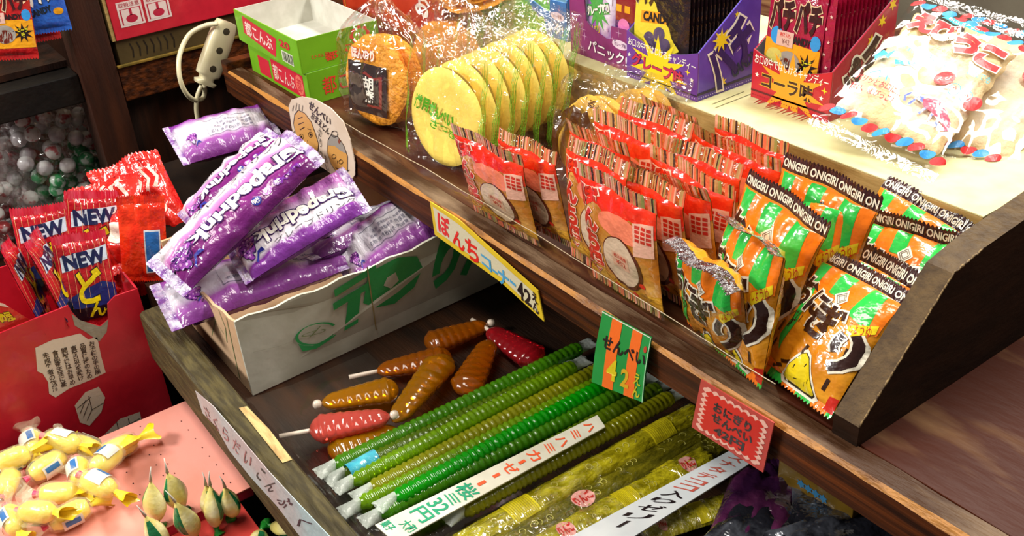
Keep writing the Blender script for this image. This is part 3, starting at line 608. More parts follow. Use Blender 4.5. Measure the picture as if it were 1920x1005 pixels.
# ================================================================ red topped cracker packets
TAN = mat('amber_crackers_in_film', 'b9701f', .22, 'd9a050', 26, (1, 1, 1), .42, .62, bump=.4, bscale=40, coat=1)
TANL = mat('amber_film_bottom', 'c98a1a', .22, 'dba63a', 26, (1, 1, 1), .42, .62, bump=.5, bscale=60, coat=1)
RTOP = mat('scarlet_printed_film', 'ea2410', .25, 'f23a1c', 20, bump=.35, bscale=50, coat=.8); OVL = gloss('cfb49a'); BRN = gloss('5a1f10')
RLT = gloss('f08060')
SE = {'f': film('seal_film', base=.25, edge=.5, bscale=90, tint=(.95, .85, .7)), 't': gloss('b08a58'), 'k': gloss('2a1c24'), 'r': gloss('d86a4c'), 'g': gloss('8a8a4c'), 'p': gloss('e0a08c')}
def bonchi_kit(seed, w=.104, h=.130, flop=0):
    p = Pouch(w, h, .017, .014, .010, seed, wr=.0011, flop=flop, waist=.03, px=.6); S = .003
    mb = p.body(TAN); D = lambda x, y, off=0: p.P(x, y, off); X = lambda a: a * w / 2; Y = lambda b: b * h; rr = random.Random(seed)
    n = 14; e = [(X(-1 + 2 * i / n), Y(.70 + .05 * math.sin(i * .9 + seed) + .03 * (i / n))) for i in range(n + 1)]
    mb.poly([(X(-.999), Y(.893)), (X(.999), Y(.893))][::-1] + e, RTOP, D, .0003, S)
    mb.poly([(X(-1), Y(.08)), (X(1), Y(.08)), (X(1), Y(.20)), (X(.3), Y(.16)), (X(-1), Y(.22))], TANL, D, .0003, S)
    mb.poly(ell(X(.2), Y(.66), X(.62), Y(.10), 24), RLT, D, .0004, S)
    mb.text('ぼ\nん\nち\n揚', (X(-.98), Y(.14), X(-.40), Y(.87)), REDG, D, .0008, S, bold=.05, out=gloss('f3c6b0'), outw=.045)
    mb.poly(ell(X(.16), Y(.36), X(.52), Y(.22), 26, rot=.25), BRN, D, .0005, S); mb.poly(ell(X(.14), Y(.37), X(.46), Y(.20), 26, rot=.25), OVL, D, .0007, S)
    mb.poly(rect(X(-.05), Y(.32), X(.38), Y(.45)), gloss('d2a78c'), D, .0009, S); mb.text('¥52', (X(.03), Y(.345), X(.30), Y(.39)), REDG, D, .0011, S); mb.text('税込価格', (X(0), Y(.405), X(.34), Y(.44)), REDG, D, .0011, S)
    mb.poly([(X(.55), Y(.50)), (X(.97), Y(.53)), (X(.97), Y(.80)), (X(.55), Y(.77))], gloss('e8b09a'), D, .0007, S)
    for i in range(4):
        for j in range(3): mb.poly(rect(X(.60 + .12 * j), Y(.63 + i * .035), X(.69 + .12 * j), Y(.655 + i * .035)), REDG, D, .0009, S)
    for a, b in ((.62, .24), (-.1, .12), (.4, .13)): mb.poly(ell(X(a), Y(b), .004, .003, 9), REDG, D, .0006, S)
    seq = ''.join(rr.choice('tfkrftgprtffrtpf') for _ in range(70))
    sm = p.seal(True, SE['f'], 60, zig=.0006, mfn=lambda i, j: SE[seq[i]])
    bs = p.seal(False, SE['f'], 60, zig=.0006, mfn=lambda i, j: SE[seq[-i - 1]])
    return [('pouch', mb.data('pouch')), ('crimped_seal', sm.data('crimped_seal')), ('bottom_seal', bs.data('bottom_seal'))]
BON = [bonchi_kit(11), bonchi_kit(12, flop=-.3), bonchi_kit(13, flop=.25)]
BL = {'B1': 'red topped cracker packet standing frontmost at the rail, its whole oval patch visible', 'B2': 'red topped cracker packet right behind the frontmost one', 'B3': 'red topped cracker packet third back from the rail, right corner free',
 'B4': 'red topped cracker packet fourth back, beside the bent black seal', 'B5': 'red topped cracker packet fifth back in the middle row', 'B6': 'red topped cracker packet touching the back rice ball packets', 'B7': 'red topped cracker packet last in its row against the cream carton',
 'B8': 'red topped cracker packet with tall red script, at the left behind the frontmost one', 'B9': 'red topped cracker packet left column, second from the rail', 'B10': 'red topped cracker packet left column, third from the rail', 'B11': 'red topped cracker packet left column, beside the brown printed bag',
 'B12': 'red topped cracker packet left column, rearmost below the purple candy box', 'C1': 'red topped cracker packet tilting over the rail, left one of the leaning pair', 'C2': 'red topped cracker packet tilting over the rail, right one of the leaning pair'}
for i, (k, lab) in enumerate(BL.items()):
    ps = list(POSES[k])
    if k == 'B1': ps[1] -= .003
    if k in ('B2', 'B3'): ps[1] += .004
    loc, rot = place(ps); inst(BON[i % 3], 'red_cracker_packet', lab, 'cracker packet', loc, rot, 'red topped cracker packets', (ps[6] / .104, max(ps[7], .11) / .130, 1))

# ================================================================ round pale crackers in green striped bags
PALE = mat('pale_rice_cracker', 'f8dc66', .55, 'e4ae40', 14, (1, 1, 1), .52, .80, bump=.12, bscale=120, sss=.1)
GFILM = mat('green_film_print', '4f9e10', .3, '86c834', 70, (6, 6, .4), .4, .6, bump=.3, bscale=60, coat=.6, alpha=.75)
def cracker_disc(m, R=.059, th=.011, seed=0):
    mb = MB(); N_, K = 12, 44
    for s in (1, -1):
        def fn(u, v, s=s):
            a = 2 * PI * u; r = R * min(1, v * 1.0) * (1 + .015 * math.sin(3 * a + seed)); q = r / R
            z = th * (.5 * (1 - q ** 7) ** .5 if q < 1 else 0) * (.8 + .35 * q * q); z += wobble((r * math.cos(a), r * math.sin(a), seed), 45, .0013) * (1 - q ** 8)
            return (r * math.cos(a), r * math.sin(a), s * z)
        mb.grid(fn, K, N_, m, flip=s < 0)
    return mb
def bag_mb(p, m, nu=26, nv=30): return p.body(m, nu=nu, nv=nv, y0=0, y1=p.h)
KIT_K = []
for sd in (1, 2, 3):
    R = .0585; d = cracker_disc(PALE, R, .0125, sd); dm = lambda x, y, off=0: Vector((x, y, off + .0062))
    gm = mat('green_writing_on_film', '4f9c1c', .35, bump=.1)
    d2 = MB(); p = Pouch(.136, .158, .0185, .012, .008, sd + 20, wr=.004, waist=.02, px=.35, py=.3)
    for v in range(len(d.v)): d.v[v] = (d.v[v][0], d.v[v][1] + .064, d.v[v][2])
    b = bag_mb(p, FILM); D = lambda x, y, off=0: p.P(x, y, off)
    pr = MB()
    pr.text('満月せんべい', (-.044, .062, .022, .080), gm, D, .0005, .004, bold=.05, rot=-10); pr.text('さつき', (-.014, .048, .026, .058), gm, D, .0005, .004, bold=.03, rot=-12)
    for x0 in (-.0665, .0605):
        for k in range(4):
            xa = x0 + .0017 * k; pr.poly([(xa, .004 + .006 * ((k + sd) % 3)), (xa + .0013, .004), (xa + .0010, .150 - .012 * ((k * 2 + sd) % 3)), (xa + .0003, .146)], GFILM, D, .0003, .006)
    b.add(pr.v, pr.f, GFILM); b.m[-len(pr.f):] = [b.mi(pr.mats[i]) for i in pr.m]
    KIT_K.append([('cracker', d.data('cracker')), ('film_bag', b.data('film_bag'))])
KL = ['round pale cracker in a green printed bag, frontmost of the row', 'round pale cracker in a green striped bag, second in the row', 'round pale cracker in a green striped bag, third in the row', 'round pale cracker in a green striped bag, fourth in the row', 'round pale cracker in a green striped bag, fifth in the row', 'round pale cracker in a green striped bag, sixth in the row', 'round pale cracker in a green striped bag, seventh in the row', 'round pale cracker in a green striped bag, last in the row before the blue box']
for i in range(7):
    rg = random.Random(40 + i); n_ = Vector((.20 + rg.uniform(-.03, .03), -.97, .16 + .012 * i)).normalized(); uu = Vector((1, 0, 0)); uu = (uu - n_ * uu.dot(n_)).normalized(); vv = n_.cross(uu)
    rot = Matrix((uu, vv, n_)).transposed().to_euler(); c = Vector((-.962 - .0005 * i, .572 + .0212 * i, .8955 + .0022 * i)); loc = c - vv * .064
    inst(KIT_K[i % 3], 'round_cracker', KL[i], 'cracker', loc, rot, 'green striped round cracker bags')
gb = Pouch(.13, .15, .01, .01, .01, 77, wr=.004)
gk = [('film_bag', gb.body(GFILM, nu=24, nv=24, y0=0, y1=.15).data('film_bag'))]
inst(gk, 'green_cracker_bag', 'green printed film bag standing behind the row of pale crackers', 'cracker bag', (-1.085, .745, .8365), (1.40, 0, .25), None)
# ================================================================ orange crackers
ORC = mat('orange_fried_cracker', 'efa028', .6, 'cf7612', 22, (1, 1, 1), .45, .72, bump=.7, bscale=110, sss=.1)
def rough_disc(m, R, th, seed, amp=.0022):
    mb = MB()
    for s in (1, -1):
        def fn(u, v, s=s):
            a = 2 * PI * u; r = R * v; q = v; e = 1 + .07 * noise.noise(Vector((math.cos(a) * 2, math.sin(a) * 2, seed))) + .04 * noise.noise(Vector((math.cos(a) * 9, math.sin(a) * 9, seed)))
            z = th * .5 * (1 - q ** 6) ** .5 + wobble((r * math.cos(a), r * math.sin(a), seed + s), 60, amp) * (1 - q ** 8)
            return (r * e * math.cos(a), r * e * math.sin(a), s * z)
        mb.grid(fn, 56, 16, m, flip=s < 0)
    return mb
def orange_kit(seed, n=4, label=True):
    parts = []; R = .058
    for k in range(n):
        d = rough_disc(ORC, R - .002 * (k % 2), .011, seed + k); rr = random.Random(seed * 9 + k); dx, dy = rr.uniform(-.003, .003), rr.uniform(-.002, .002)
        d.v = [(v[0] + dx, v[1] + .062 + dy, v[2] - k * .0105) for v in d.v]; parts.append(('cracker', d.data('cracker')))
    p = Pouch(.150, .150, .030 + .0105 * n, .004, .006, seed + 50, wr=.005, waist=.02, px=.35, py=.32)
    def bag(u, v, s):
        q = p.P((u - .5) * p.w, p.h * v, 0, s); q.z -= .0105 * (n - 1) / 2
        g = max(0, (v - .80) / .20); q.x *= 1 - .80 * min(1, g * 1.3) ** 1.2; q.y += .018 * g * (1 + .5 * math.sin(u * 21)) ; q.z *= 1 - .5 * g; return q
    b = MB(); b.grid(lambda u, v: bag(u, v, 1), 44, 40, FILM2); b.grid(lambda u, v: bag(u, v, -1), 30, 30, FILM2, flip=True)
    lb_ = MB(); L = lambda x, y, off=0: Vector((x, y, .0085 + off + .012 * 0 + wobble((x, y, 3), 25, .0015)))
    if label:
        lb_.slab(rect(-.042, .020, .030, .084), .0004, ink('241012'), L)
        lb_.poly([(-.032, .040), (-.026, .062), (-.010, .074), (.006, .068), (.022, .072), (.022, .03), (-.02, .028)], ink('8a2a24'), L, .0003); lb_.poly([(-.028, .040), (-.023, .060), (-.010, .070), (.004, .064), (.016, .067), (.017, .033), (-.017, .031)], ink('160a0c'), L, .0005)
        lb_.text('胡\n麻', (-.014, .034, .008, .068), WHT, L, .0008, bold=.03); lb_.text('ほんのり', (-.034, .088, .008, .102), ink('f4e4d8'), L, .0008, bold=.05, out=ink('c7402a'), outw=.06); 
        parts.append(('paper_label', lb_.data('paper_label')))
    parts.append(('film_bag', b.data('film_bag'))); return parts
def facing(n, up=(0, 0, 1)):
    n = Vector(n).normalized(); v = Vector(up); v = (v - n * v.dot(n)).normalized(); u = v.cross(n); return Matrix((u, v, n)).transposed().to_euler()
inst(orange_kit(3), 'orange_cracker_bag', 'clear bag of orange crackers with a black and red label beside the green boxes', 'cracker bag', (-1.124, .560, .8365), facing((.22, -.95, .16)), 'orange cracker bags')
inst(orange_kit(5, 3, False), 'orange_cracker_bag', 'clear bag of orange crackers standing behind the black labelled one', 'cracker bag', (-1.110, .648, .8365), facing((.15, -.96, .2)), 'orange cracker bags')
inst(orange_kit(7, 3, False), 'orange_cracker_bag', 'clear bag of orange crackers lying on top of the other cracker bags', 'cracker bag', (-1.17, .69, .985), facing((.1, -.30, .95), (.5, .85, 0)), 'orange cracker bags')
# ================================================================ yellowish crackers with a brown print
YC = mat('yellow_cracker', 'd8a838', .5, 'b9802a', 20, (1, 1, 1), .42, .68, bump=.4, bscale=80, sss=.1); BPR = mat('brown_film_print', '4a2708', .3, bump=.2, coat=.6)
def yellow_kit(seed, print_):
    parts = []
    for k in range(2):
        d = rough_disc(YC, .046, .014, seed + k); d.v = [(v[0] + .003 * k, v[1] * 1.12 + .056, v[2] - k * .014) for v in d.v]; parts.append(('cracker', d.data('cracker')))
    p = Pouch(.112, .128, .048, .008, .006, seed + 60, wr=.005, waist=.02, px=.35, py=.32); b = p.body(FILM2, nu=30, nv=34, y0=0, y1=p.h)
    b.v = [(v[0], v[1], v[2] - .006) for v in b.v]
    sub = []
    if print_:
        D = lambda x, y, off=0: p.P(x, y, off) - Vector((0, 0, .006)); pr = MB()
        pr.poly([(-.044, .030), (-.036, .022), (-.030, .034), (-.030, .058), (-.022, .074), (-.006, .078), (.010, .074), (.012, .082), (.006, .094), (-.002, .090), (-.016, .096), (-.034, .084), (-.043, .062)], BPR, D, .0005, .005)
        pr.text('くるみ', (-.006, .098, .022, .106), BPR, D, .0006, .005, bold=.02, rot=-15); b.add(pr.v, pr.f, FILM2); b.m[-len(pr.f):] = [b.mi(pr.mats[i]) for i in pr.m]
    parts.append(('film_bag', b.data('film_bag'), sub)); return parts
inst(yellow_kit(21, True), 'yellow_cracker_bag', 'clear bag of yellow crackers with a dark brown print, beside the round pale crackers', 'cracker bag', (-.795, .640, .8365), facing((.12, -.97, .2)), 'yellow cracker bags')
inst(yellow_kit(24, False), 'yellow_cracker_bag', 'clear bag of yellow crackers behind the brown printed one', 'cracker bag', (-.775, .690, .8365), facing((.12, -.97, .2)), 'yellow cracker bags')
# ================================================================ shrimp crackers
EBC = mat('shrimp_cracker', 'd9b988', .6, 'e6d8c0', 12, (1, 1, 1), .45, .62, bump=.35, bscale=90, sss=.1)
RB = ink('d3262a', .6); BB = ink('2a8fd8', .6); TQ = ink('2aa6b8', .6); WHM = mat('matt_white_print', 'f0ece2', .7, bump=.05)
EW, EH = .150, .205
def ebi_kit(seed, full=True):
    p = Pouch(EW, EH, .020, .010, .012, seed, wr=.0016, waist=.02, px=.4, py=.3); D = lambda x, y, off=0: p.P(x, y, off); S = .004; parts = []
    c = MB(); rr = random.Random(seed)
    c.grid(lambda u, v: ((u - .5) * .122 * (1 + .02 * math.sin(v * 40)), .030 + .142 * v + .0015 * math.sin(u * 50), .0065 * min(1, 8 * min(u, 1 - u, v, 1 - v)) ** .5 + wobble((u * 3, v * 3, seed), 5, .0013)), 40, 44, EBC)
    c.grid(lambda u, v: ((u - .5) * .122 * (1 + .02 * math.sin(v * 40)), .030 + .142 * v + .0015 * math.sin(u * 50), -.0065 * min(1, 8 * min(u, 1 - u, v, 1 - v)) ** .5), 40, 44, EBC, flip=True)
    parts.append(('cracker', c.data('cracker')))
    pr = MB(); X = lambda a: a * EW / 2; Y = lambda b: b * EH
    for yy, sl in ((.105, 1), (.875, 1)):
        for i in range(11):
            cx = -.90 + i * .18; pr.poly(ell(X(cx), Y(yy + .006 * math.sin(i)), .0085, .0042, 14, rot=.5), (RB, BB)[i % 2], D, .0006, S)
    if full:
        for ch, bx, rt in (('え', (-.80, .69, -.40, .83), 0), ('び', (-.42, .69, 0, .83), 0), ('う', (-.02, .67, .36, .80), 0), ('こ', (.38, .65, .78, .79), 0)):
            pr.text(ch, (X(bx[0]), Y(bx[1]), X(bx[2]), Y(bx[3])), RB, D, .0010, S, bold=.07, out=WHM, outw=.04, rot=rt)
        pr.poly([(X(-.42), Y(.835)), (X(.22), Y(.835)), (X(.30), Y(.862)), (X(-.34), Y(.868))], TQ, D, .0006, S); pr.text('おいしさアップ', (X(-.32), Y(.840), X(.18), Y(.860)), WHT, D, .0009, S, bold=.03)
        pr.text('えびのカルシウムを使いました', (X(-.72), Y(.635), X(.40), Y(.66)), gloss('d99a5a'), D, .0006, S)
        pr.text('うまいった まいった', (X(-.60), Y(.56), X(.15), Y(.59)), TQ, D, .0006, S, bold=.01); pr.text('これでも', (X(.45), Y(.58), X(.80), Y(.62)), TQ, D, .0006, S)
        pr.poly(ell(X(.24), Y(.50), .011, .0085, 18, rot=.5), RB, D, .0006, S); pr.poly(ell(X(.80), Y(.44), .010, .0075, 18, rot=.8), RB, D, .0006, S); pr.text('えび', (X(.14), Y(.49), X(.34), Y(.51)), WHT, D, .0009, S, rot=25)
        for cx, cy in ((.46, .465), (.66, .46)): pr.poly(stroke(ell(X(cx), Y(cy), .006, .007, 18) + [ell(X(cx), Y(cy), .006, .007, 18)[0]], .0008), TQ, D, .0006, S); pr.poly(stroke([(X(cx) - .002, Y(cy)), (X(cx), Y(cy) + .003), (X(cx) + .002, Y(cy))], .0012), RB, D, .0008, S)
        # fish, plants, wave marks
        pr.poly([(X(-.86), Y(.47)), (X(-.80), Y(.52)), (X(-.70), Y(.50)), (X(-.64), Y(.54)), (X(-.64), Y(.47)), (X(-.72), Y(.48)), (X(-.80), Y(.44))], TQ, D, .0006, S); pr.poly([(X(-.55), Y(.485)), (X(-.30), Y(.52)), (X(-.16), Y(.51)), (X(-.20), Y(.475)), (X(-.30), Y(.49)), (X(-.5), Y(.46))], gloss('39b0d0'), D, .0006, S)
        pr.poly(stroke([(X(-.72), Y(.36)), (X(-.62), Y(.40)), (X(-.56), Y(.36)), (X(-.48), Y(.39)), (X(-.44), Y(.35))], .0018), TQ, D, .0006, S)
        pr.text('パリッとお口に…', (X(-.86), Y(.305), X(-.12), Y(.345)), RB, D, .0006, S, bold=.02); pr.text('はい、えびっこ！', (X(-.84), Y(.25), X(-.16), Y(.29)), RB, D, .0006, S, bold=.02)
        # the printed prawn
        pk = gloss('d8506a'); pr.poly([(X(.18), Y(.345)), (X(.30), Y(.372)), (X(.46), Y(.365)), (X(.60), Y(.33)), (X(.72), Y(.30)), (X(.76), Y(.26)), (X(.66), Y(.235)), (X(.68), Y(.265)), (X(.56), Y(.28)), (X(.40), Y(.30)), (X(.26), Y(.31))], pk, D, .0006, S)
        for pts in ([(.20, .345), (.02, .365), (-.06, .325), (-.02, .30)], [(.22, .335), (.10, .335), (.06, .29)], [(.30, .31), (.26, .27)], [(.42, .30), (.44, .25)], [(.54, .285), (.58, .24)]): pr.poly(stroke([(X(a), Y(b)) for a, b in pts], .0028), gloss('6a78c8'), D, .0005, S)
    else:
        pr.poly(ell(X(.62), Y(.60), .024, .011, 20, rot=-.15), RB, D, .0006, S); pr.text('イケダヤ', (X(.40), Y(.58), X(.86), Y(.62)), WHT, D, .0009, S, bold=.03, rot=-8)
        pr.text('さくさく', (X(.38), Y(.68), X(.86), Y(.73)), gloss('c86a8c'), D, .0006, S, bold=.02)
    b = p.body(FILM3, nu=34, nv=44); b.add(pr.v, pr.f, FILM3); b.m[-len(pr.f):] = [b.mi(pr.mats[i]) for i in pr.m]; parts.append(('film_bag', b.data('film_bag')))
    SF = film('silvery_seal', base=.04, edge=.18, bscale=60, bump=.4); parts.append(('crimped_seal', p.seal(False, SF, 50, rows=6).data('crimped_seal'))); parts.append(('top_seal', p.seal(True, SF, 50).data('top_seal')))
    return parts
E1 = ebi_kit(31); E2 = ebi_kit(32, False)
ps = POSES['E1']; loc, rot = place(ps)
inst(E1, 'shrimp_cracker_bag', 'big bright shrimp cracker bag with red and blue border leaning before the red candy box', 'cracker bag', loc, rot, 'shrimp cracker bags', (ps[6] / EW, ps[7] / EH, 1))
loc = Vector(loc)
from mathutils import Euler
en = Euler(rot).to_matrix() @ Vector((0, 0, 1)); slide = lambda d, k: loc + Vector(d) - en * Vector(d).dot(en) - en * k
inst(E2, 'shrimp_cracker_bag', 'shrimp cracker bag half hidden behind the big bright one, red oval mark', 'cracker bag', slide((.048, .055, 0), .021), (rot[0], rot[1], rot[2] + .10), 'shrimp cracker bags', (ps[6] / EW, ps[7] / EH, 1))
inst(E2, 'shrimp_cracker_bag', 'rearmost shrimp cracker bag lying at the right edge on the carton', 'cracker bag', slide((.090, .125, 0), .041), (rot[0], rot[1], rot[2] + .02), 'shrimp cracker bags', (ps[6] / EW, ps[7] / EH, 1))
# ================================================================ packets in the candy boxes
BKP = mat('black_foil', '1a1014', .25, '2c1c24', 60, (1, 1, 1), .4, .7, bump=.4, bscale=70, coat=.8); CRP = mat('crimson_foil', '9a1238', .25, 'b01c48', 60, (1, 1, 1), .4, .7, bump=.4, bscale=70, coat=.8)
def thin_kit(m, seed, w=.070, h=.118, t=.0048, deco=None, stars=None):
    p = Pouch(w, h, t, .009, .006, seed, wr=.0005, waist=.01, px=.3, py=.25); mb = p.body(m, nu=14, nv=24); D = lambda x, y, off=0: p.P(x, y, off)
    if deco: deco(mb, D, w, h)
    s = p.seal(True, m, 40, zig=.0008, rows=2); b = p.seal(False, m, 40, rows=2)
    if stars:
        for i in range(7): mb.poly(star(w / 2 - .004 - .004 * (i % 2), .02 + .013 * i, .0022, .0009), stars, D, .0007); 
    return [('pouch', mb.data('pouch')), ('top_seal', s.data('top_seal')), ('bottom_seal', b.data('bottom_seal'))]
def deco_pg(mb, D, w, h):
    S = .004; X = lambda a: a * w / 2; Y = lambda b: b * h
    mb.poly([(X(-.98), Y(.30)), (X(-.3), Y(.12)), (X(.9), Y(.30)), (X(.98), Y(.75)), (X(-.98), Y(.75))], gloss('e2cf3a'), D, .0003, S)
    mb.text('パチパチ', (X(-.96), Y(.66), X(.96), Y(.92)), gloss('4a3420'), D, .0007, S, bold=.05, out=gloss('d8c890'), outw=.04)
    mb.poly([(X(-.70), Y(.50)), (X(.62), Y(.53)), (X(.62), Y(.63)), (X(-.70), Y(.61))], gloss('e89a1c'), D, .0005, S); mb.text('CANDY', (X(-.60), Y(.52), X(.52), Y(.61)), BLK, D, .0008, S, bold=.05)
    for cx, cy in ((-.3, .36), (.1, .42), (.35, .33), (-.05, .28)): mb.poly(ell(X(cx), Y(cy), .008, .008, 14), gloss('5a4a6a'), D, .0006, S)
    mb.poly(rect(X(-.15), Y(.18), X(.35), Y(.26)), gloss('8a7a5a'), D, .0008, S); mb.text('42円', (X(-.05), Y(.195), X(.28), Y(.245)), BLK, D, .001, S)
def deco_pc(mb, D, w, h):
    S = .004; X = lambda a: a * w / 2; Y = lambda b: b * h
    mb.poly([(X(-.98), Y(.15)), (X(.98), Y(.15)), (X(.98), Y(.50)), (X(-.98), Y(.52))], gloss('e8a01c'), D, .0003, S)
    mb.text('パチパチ', (X(-.92), Y(.60), X(.92), Y(.88)), gloss('3a1418'), D, .0007, S, bold=.06, out=gloss('e8c8a0'), outw=.04, rot=3)
    mb.text('CANDY', (X(-.1), Y(.51), X(.66), Y(.58)), BLK, D, .0008, S, bold=.05); mb.poly(ell(X(-.58), Y(.55), .008, .009, 14), BB, D, .0005, S); mb.poly(ell(X(.80), Y(.56), .006, .008, 14), BB, D, .0005, S)
    mb.poly(rect(X(-.55), Y(.47), X(.05), Y(.60)), gloss('d8b0a4'), D, .001, S); mb.text('¥42', (X(-.35), Y(.49), X(-.08), Y(.535)), ink('8a5a50'), D, .0012, S); mb.text('税込', (X(-.45), Y(.55), X(-.05), Y(.585)), REDI, D, .0012, S)
    for cx, cy, r, c in ((-.58, .36, .011, 'cfc060'), (-.05, .33, .015, '9a948e'), (-.05, .30, .011, '6a2418')): mb.poly(ell(X(cx), Y(cy), r, r * .85, 18), gloss(c), D, .0007, S)
    mb.poly(star(X(.60), Y(.34), .014, .006, 9), BLK, D, .0007, S); mb.text('コーラ\n味', (X(.42), Y(.29), X(.78), Y(.40)), gloss('e8e02c'), D, .0012, S, bold=.03)
FR = thin_kit(BKP, 91, deco=deco_pg); TH = thin_kit(BKP, 92); FRC = thin_kit(CRP, 93, deco=deco_pc); THC = thin_kit(CRP, 94, stars=ink('e8c0b8'))
inst(FR, 'popping_candy_packet', 'black and yellow popping candy packet facing out of the purple box', 'candy packet', (-.806, .7565, .936), (PI / 2 - .10, 0, .12), 'grape popping candy packets')
for i in range(15):
    inst(TH, 'popping_candy_packet', 'thin black candy packet standing edge on behind the front one in the purple box', 'candy packet', (-.797 + .0012 * i, .7625 + .0051 * i, .9335), (PI / 2 - .02, 0, .04 + .012 * (i % 3)), 'grape popping candy packets')
inst(FRC, 'popping_candy_packet', 'red popping candy packet with yellow band facing out of the red box', 'candy packet', (-.660, .8065, .936), (PI / 2 - .08, 0, .04), 'cola popping candy packets')
for i in range(13):
    inst(THC, 'popping_candy_packet', 'thin crimson candy packet with small stars standing behind the front one in the red box', 'candy packet', (-.651 + .0008 * i, .8150 + .0056 * i, .9335), (PI / 2 - .02, 0, .03 + .01 * (i % 3)), 'cola popping candy packets')
PPF = mat('violet_white_foil', '8a4fa8', .25, 'e8dcf0', 18, (1, 1, 1), .45, .6, bump=.4, bscale=50, coat=.8)
def deco_pp(mb, D, w, h):
    S = .004; X = lambda a: a * w / 2; Y = lambda b: b * h
    mb.poly(star(X(0), Y(.52), .026, .013, 12), gloss('3fa04a'), D, .0004, S); mb.text('グレープ味!!', (X(-.8), Y(.46), X(.8), Y(.58)), WHT, D, .0008, S, bold=.05, out=BLK, outw=.04, rot=18)
    mb.text('パリパリ', (X(-.7), Y(.22), X(.2), Y(.32)), gloss('d8b23a'), D, .0008, S, bold=.04, rot=10); mb.poly([(X(-.9), Y(.85)), (X(.9), Y(.62)), (X(.9), Y(.70)), (X(-.9), Y(.93))], gloss('e8dcf0'), D, .0004, S)
PP = thin_kit(PPF, 95, .060, .100, .010, deco_pp)
inst(PP, 'candy_pouch', 'purple and white candy pouch showing through the cut out of the plum box', 'candy pouch', (-.908, .7625, .940), (PI / 2 - .05, 0, -.1), 'pouches in the plum box')
def deco_pk(mb, D, w, h):
    S = .004; X = lambda a: a * w / 2; Y = lambda b: b * h; q = gloss('e078b8')
    mb.poly(rect(X(-.95), Y(.42), X(.95), Y(.72)), gloss('8a1c24'), D, .0003, S); mb.poly(rect(X(-.95), Y(.74), X(.95), Y(.88)), gloss('c8b8d0'), D, .0003, S)
    for i in range(3): mb.poly(rect(X(-.8 + .55 * i), Y(.755), X(-.42 + .55 * i), Y(.865)), gloss('3a1c4a'), D, .0006, S); mb.poly(rect(X(-.8 + .55 * i), Y(.52), X(-.45 + .55 * i), Y(.60)), gloss('e8a01c'), D, .0006, S)
    for cx, cy in ((-.5, .25), (.0, .20), (.5, .27), (.25, .36)): mb.poly(ell(X(cx), Y(cy), .009, .009, 14), q, D, .0006, S)
PK = thin_kit(mat('pink_purple_foil', '5a2468', .25, bump=.4, bscale=50, coat=.8), 96, .048, .100, .010, deco_pk)
inst(PK, 'candy_pouch', 'dark pouch with pink balls and red band beside the purple pouch in the plum box', 'candy pouch', (-.8715, .7655, .944), (PI / 2 - .05, 0, .05), 'pouches in the plum box')

# ================================================================ white carton with the grape packets
CW = mat('white_carton_card', 'c4c2b4', .65, 'b4b2a2', 18, bump=.1, bscale=40); CP = mat('peach_carton_side', 'c9a684', .65, 'bb9772', 14, bump=.08); GRI = ink('2f9a54'); GLINE = ink('7a8a5a')
wc = thing('white_carton', 'white carton with green fruit lettering in the lower tray, full of purple packets', 'carton', (-1.02, .40, .6695))
bl, br, tr_, tl = (-.917, .262, .6705), (-.930, .63, .6705), (-.903, .63, .792), (-.909, .259, .7735)
rm = quad_map(bl, br, tr_, tl); mb = MB(); N_ = 24
ol = [(0, 0), (1, 0), (1, 1)] + [(1 - i / N_, 1 + .02 * math.sin(i * 1.7) - .05 * math.sin(PI * i / N_)) for i in range(1, N_ + 1)]
mb.slab(ol, .003, CW, rm)
R_ = lambda pts, m, off=.0005: mb.poly(pts, m, rm, off)
# fruit outline
R_(stroke(ell(.235, .42, .060, .150, 26, rot=.2)[:23], .010), GRI); R_([(.17, .40), (.18, .28), (.225, .235), (.275, .27), (.29, .33), (.26, .30), (.215, .29), (.19, .34)], GRI); R_(stroke(ell(.225, .45, .018, .05, 16, rot=.8), .006), GLINE); R_(stroke([(.21, .42), (.25, .5)], .006), GLINE)
# large green lettering
R_([(.31, .78), (.455, .88), (.455, .96), (.31, .87)], GRI); R_([(.30, .62), (.45, .72), (.45, .80), (.30, .71)], GRI); R_([(.325, .30), (.375, .33), (.40, .76), (.355, .72)], GRI)
R_([(.43, .90), (.53, .93), (.60, .84), (.62, .66), (.585, .46), (.51, .36), (.44, .42), (.40, .55)], GRI); R_([(.50, .58), (.53, .64), (.52, .76), (.49, .74), (.475, .66)], CW, .0009)
mb.text('りん', (.66, .30, .93, .92), GRI, rm, .0006, bold=.06, rot=-4); mb.text('ご', (.935, .36, .998, .90), GRI, rm, .0006, bold=.06)
R_(stroke([(.425, .98), (.435, .12)], .004), ink('9a8a5c'), .0010); R_(stroke([(.03, .55), (.11, .48), (.17, .46)], .003), ink('a9a794'))
part(mb, 'front_panel', wc)
fm = quad_map((-1.14, .262, .6705), (-.9195, .262, .6705), (-.9115, .259, .773), (-1.13, .257, .765)); mb = MB().slab([(0, 0), (1, 0), (1, 1)] + [(1 - i / 14, 1 - .07 * math.sin(PI * i / 14) - .02 * math.sin(i * 2)) for i in range(1, 15)], .003, CP, fm)
for pts in ([(.86, .05), (.90, .95)], [(.80, .5), (.84, .75), (.80, .95)], [(.55, .3), (.70, .7), (.78, .6)], [(.30, .6), (.5, .85), (.6, .7)]): mb.poly(stroke(pts, .008), GLINE, fm, .0006)
part(mb, 'end_panel', wc)
part(MB().box((-1.145, .262, .6705), (-1.141, .63, .772), CP), 'rear_panel', wc); part(MB().box((-1.14, .627, .6705), (-.935, .631, .772), CP), 'end_panel', wc); part(MB().box((-1.14, .266, .6705), (-.937, .626, .675), CP), 'base_panel', wc)
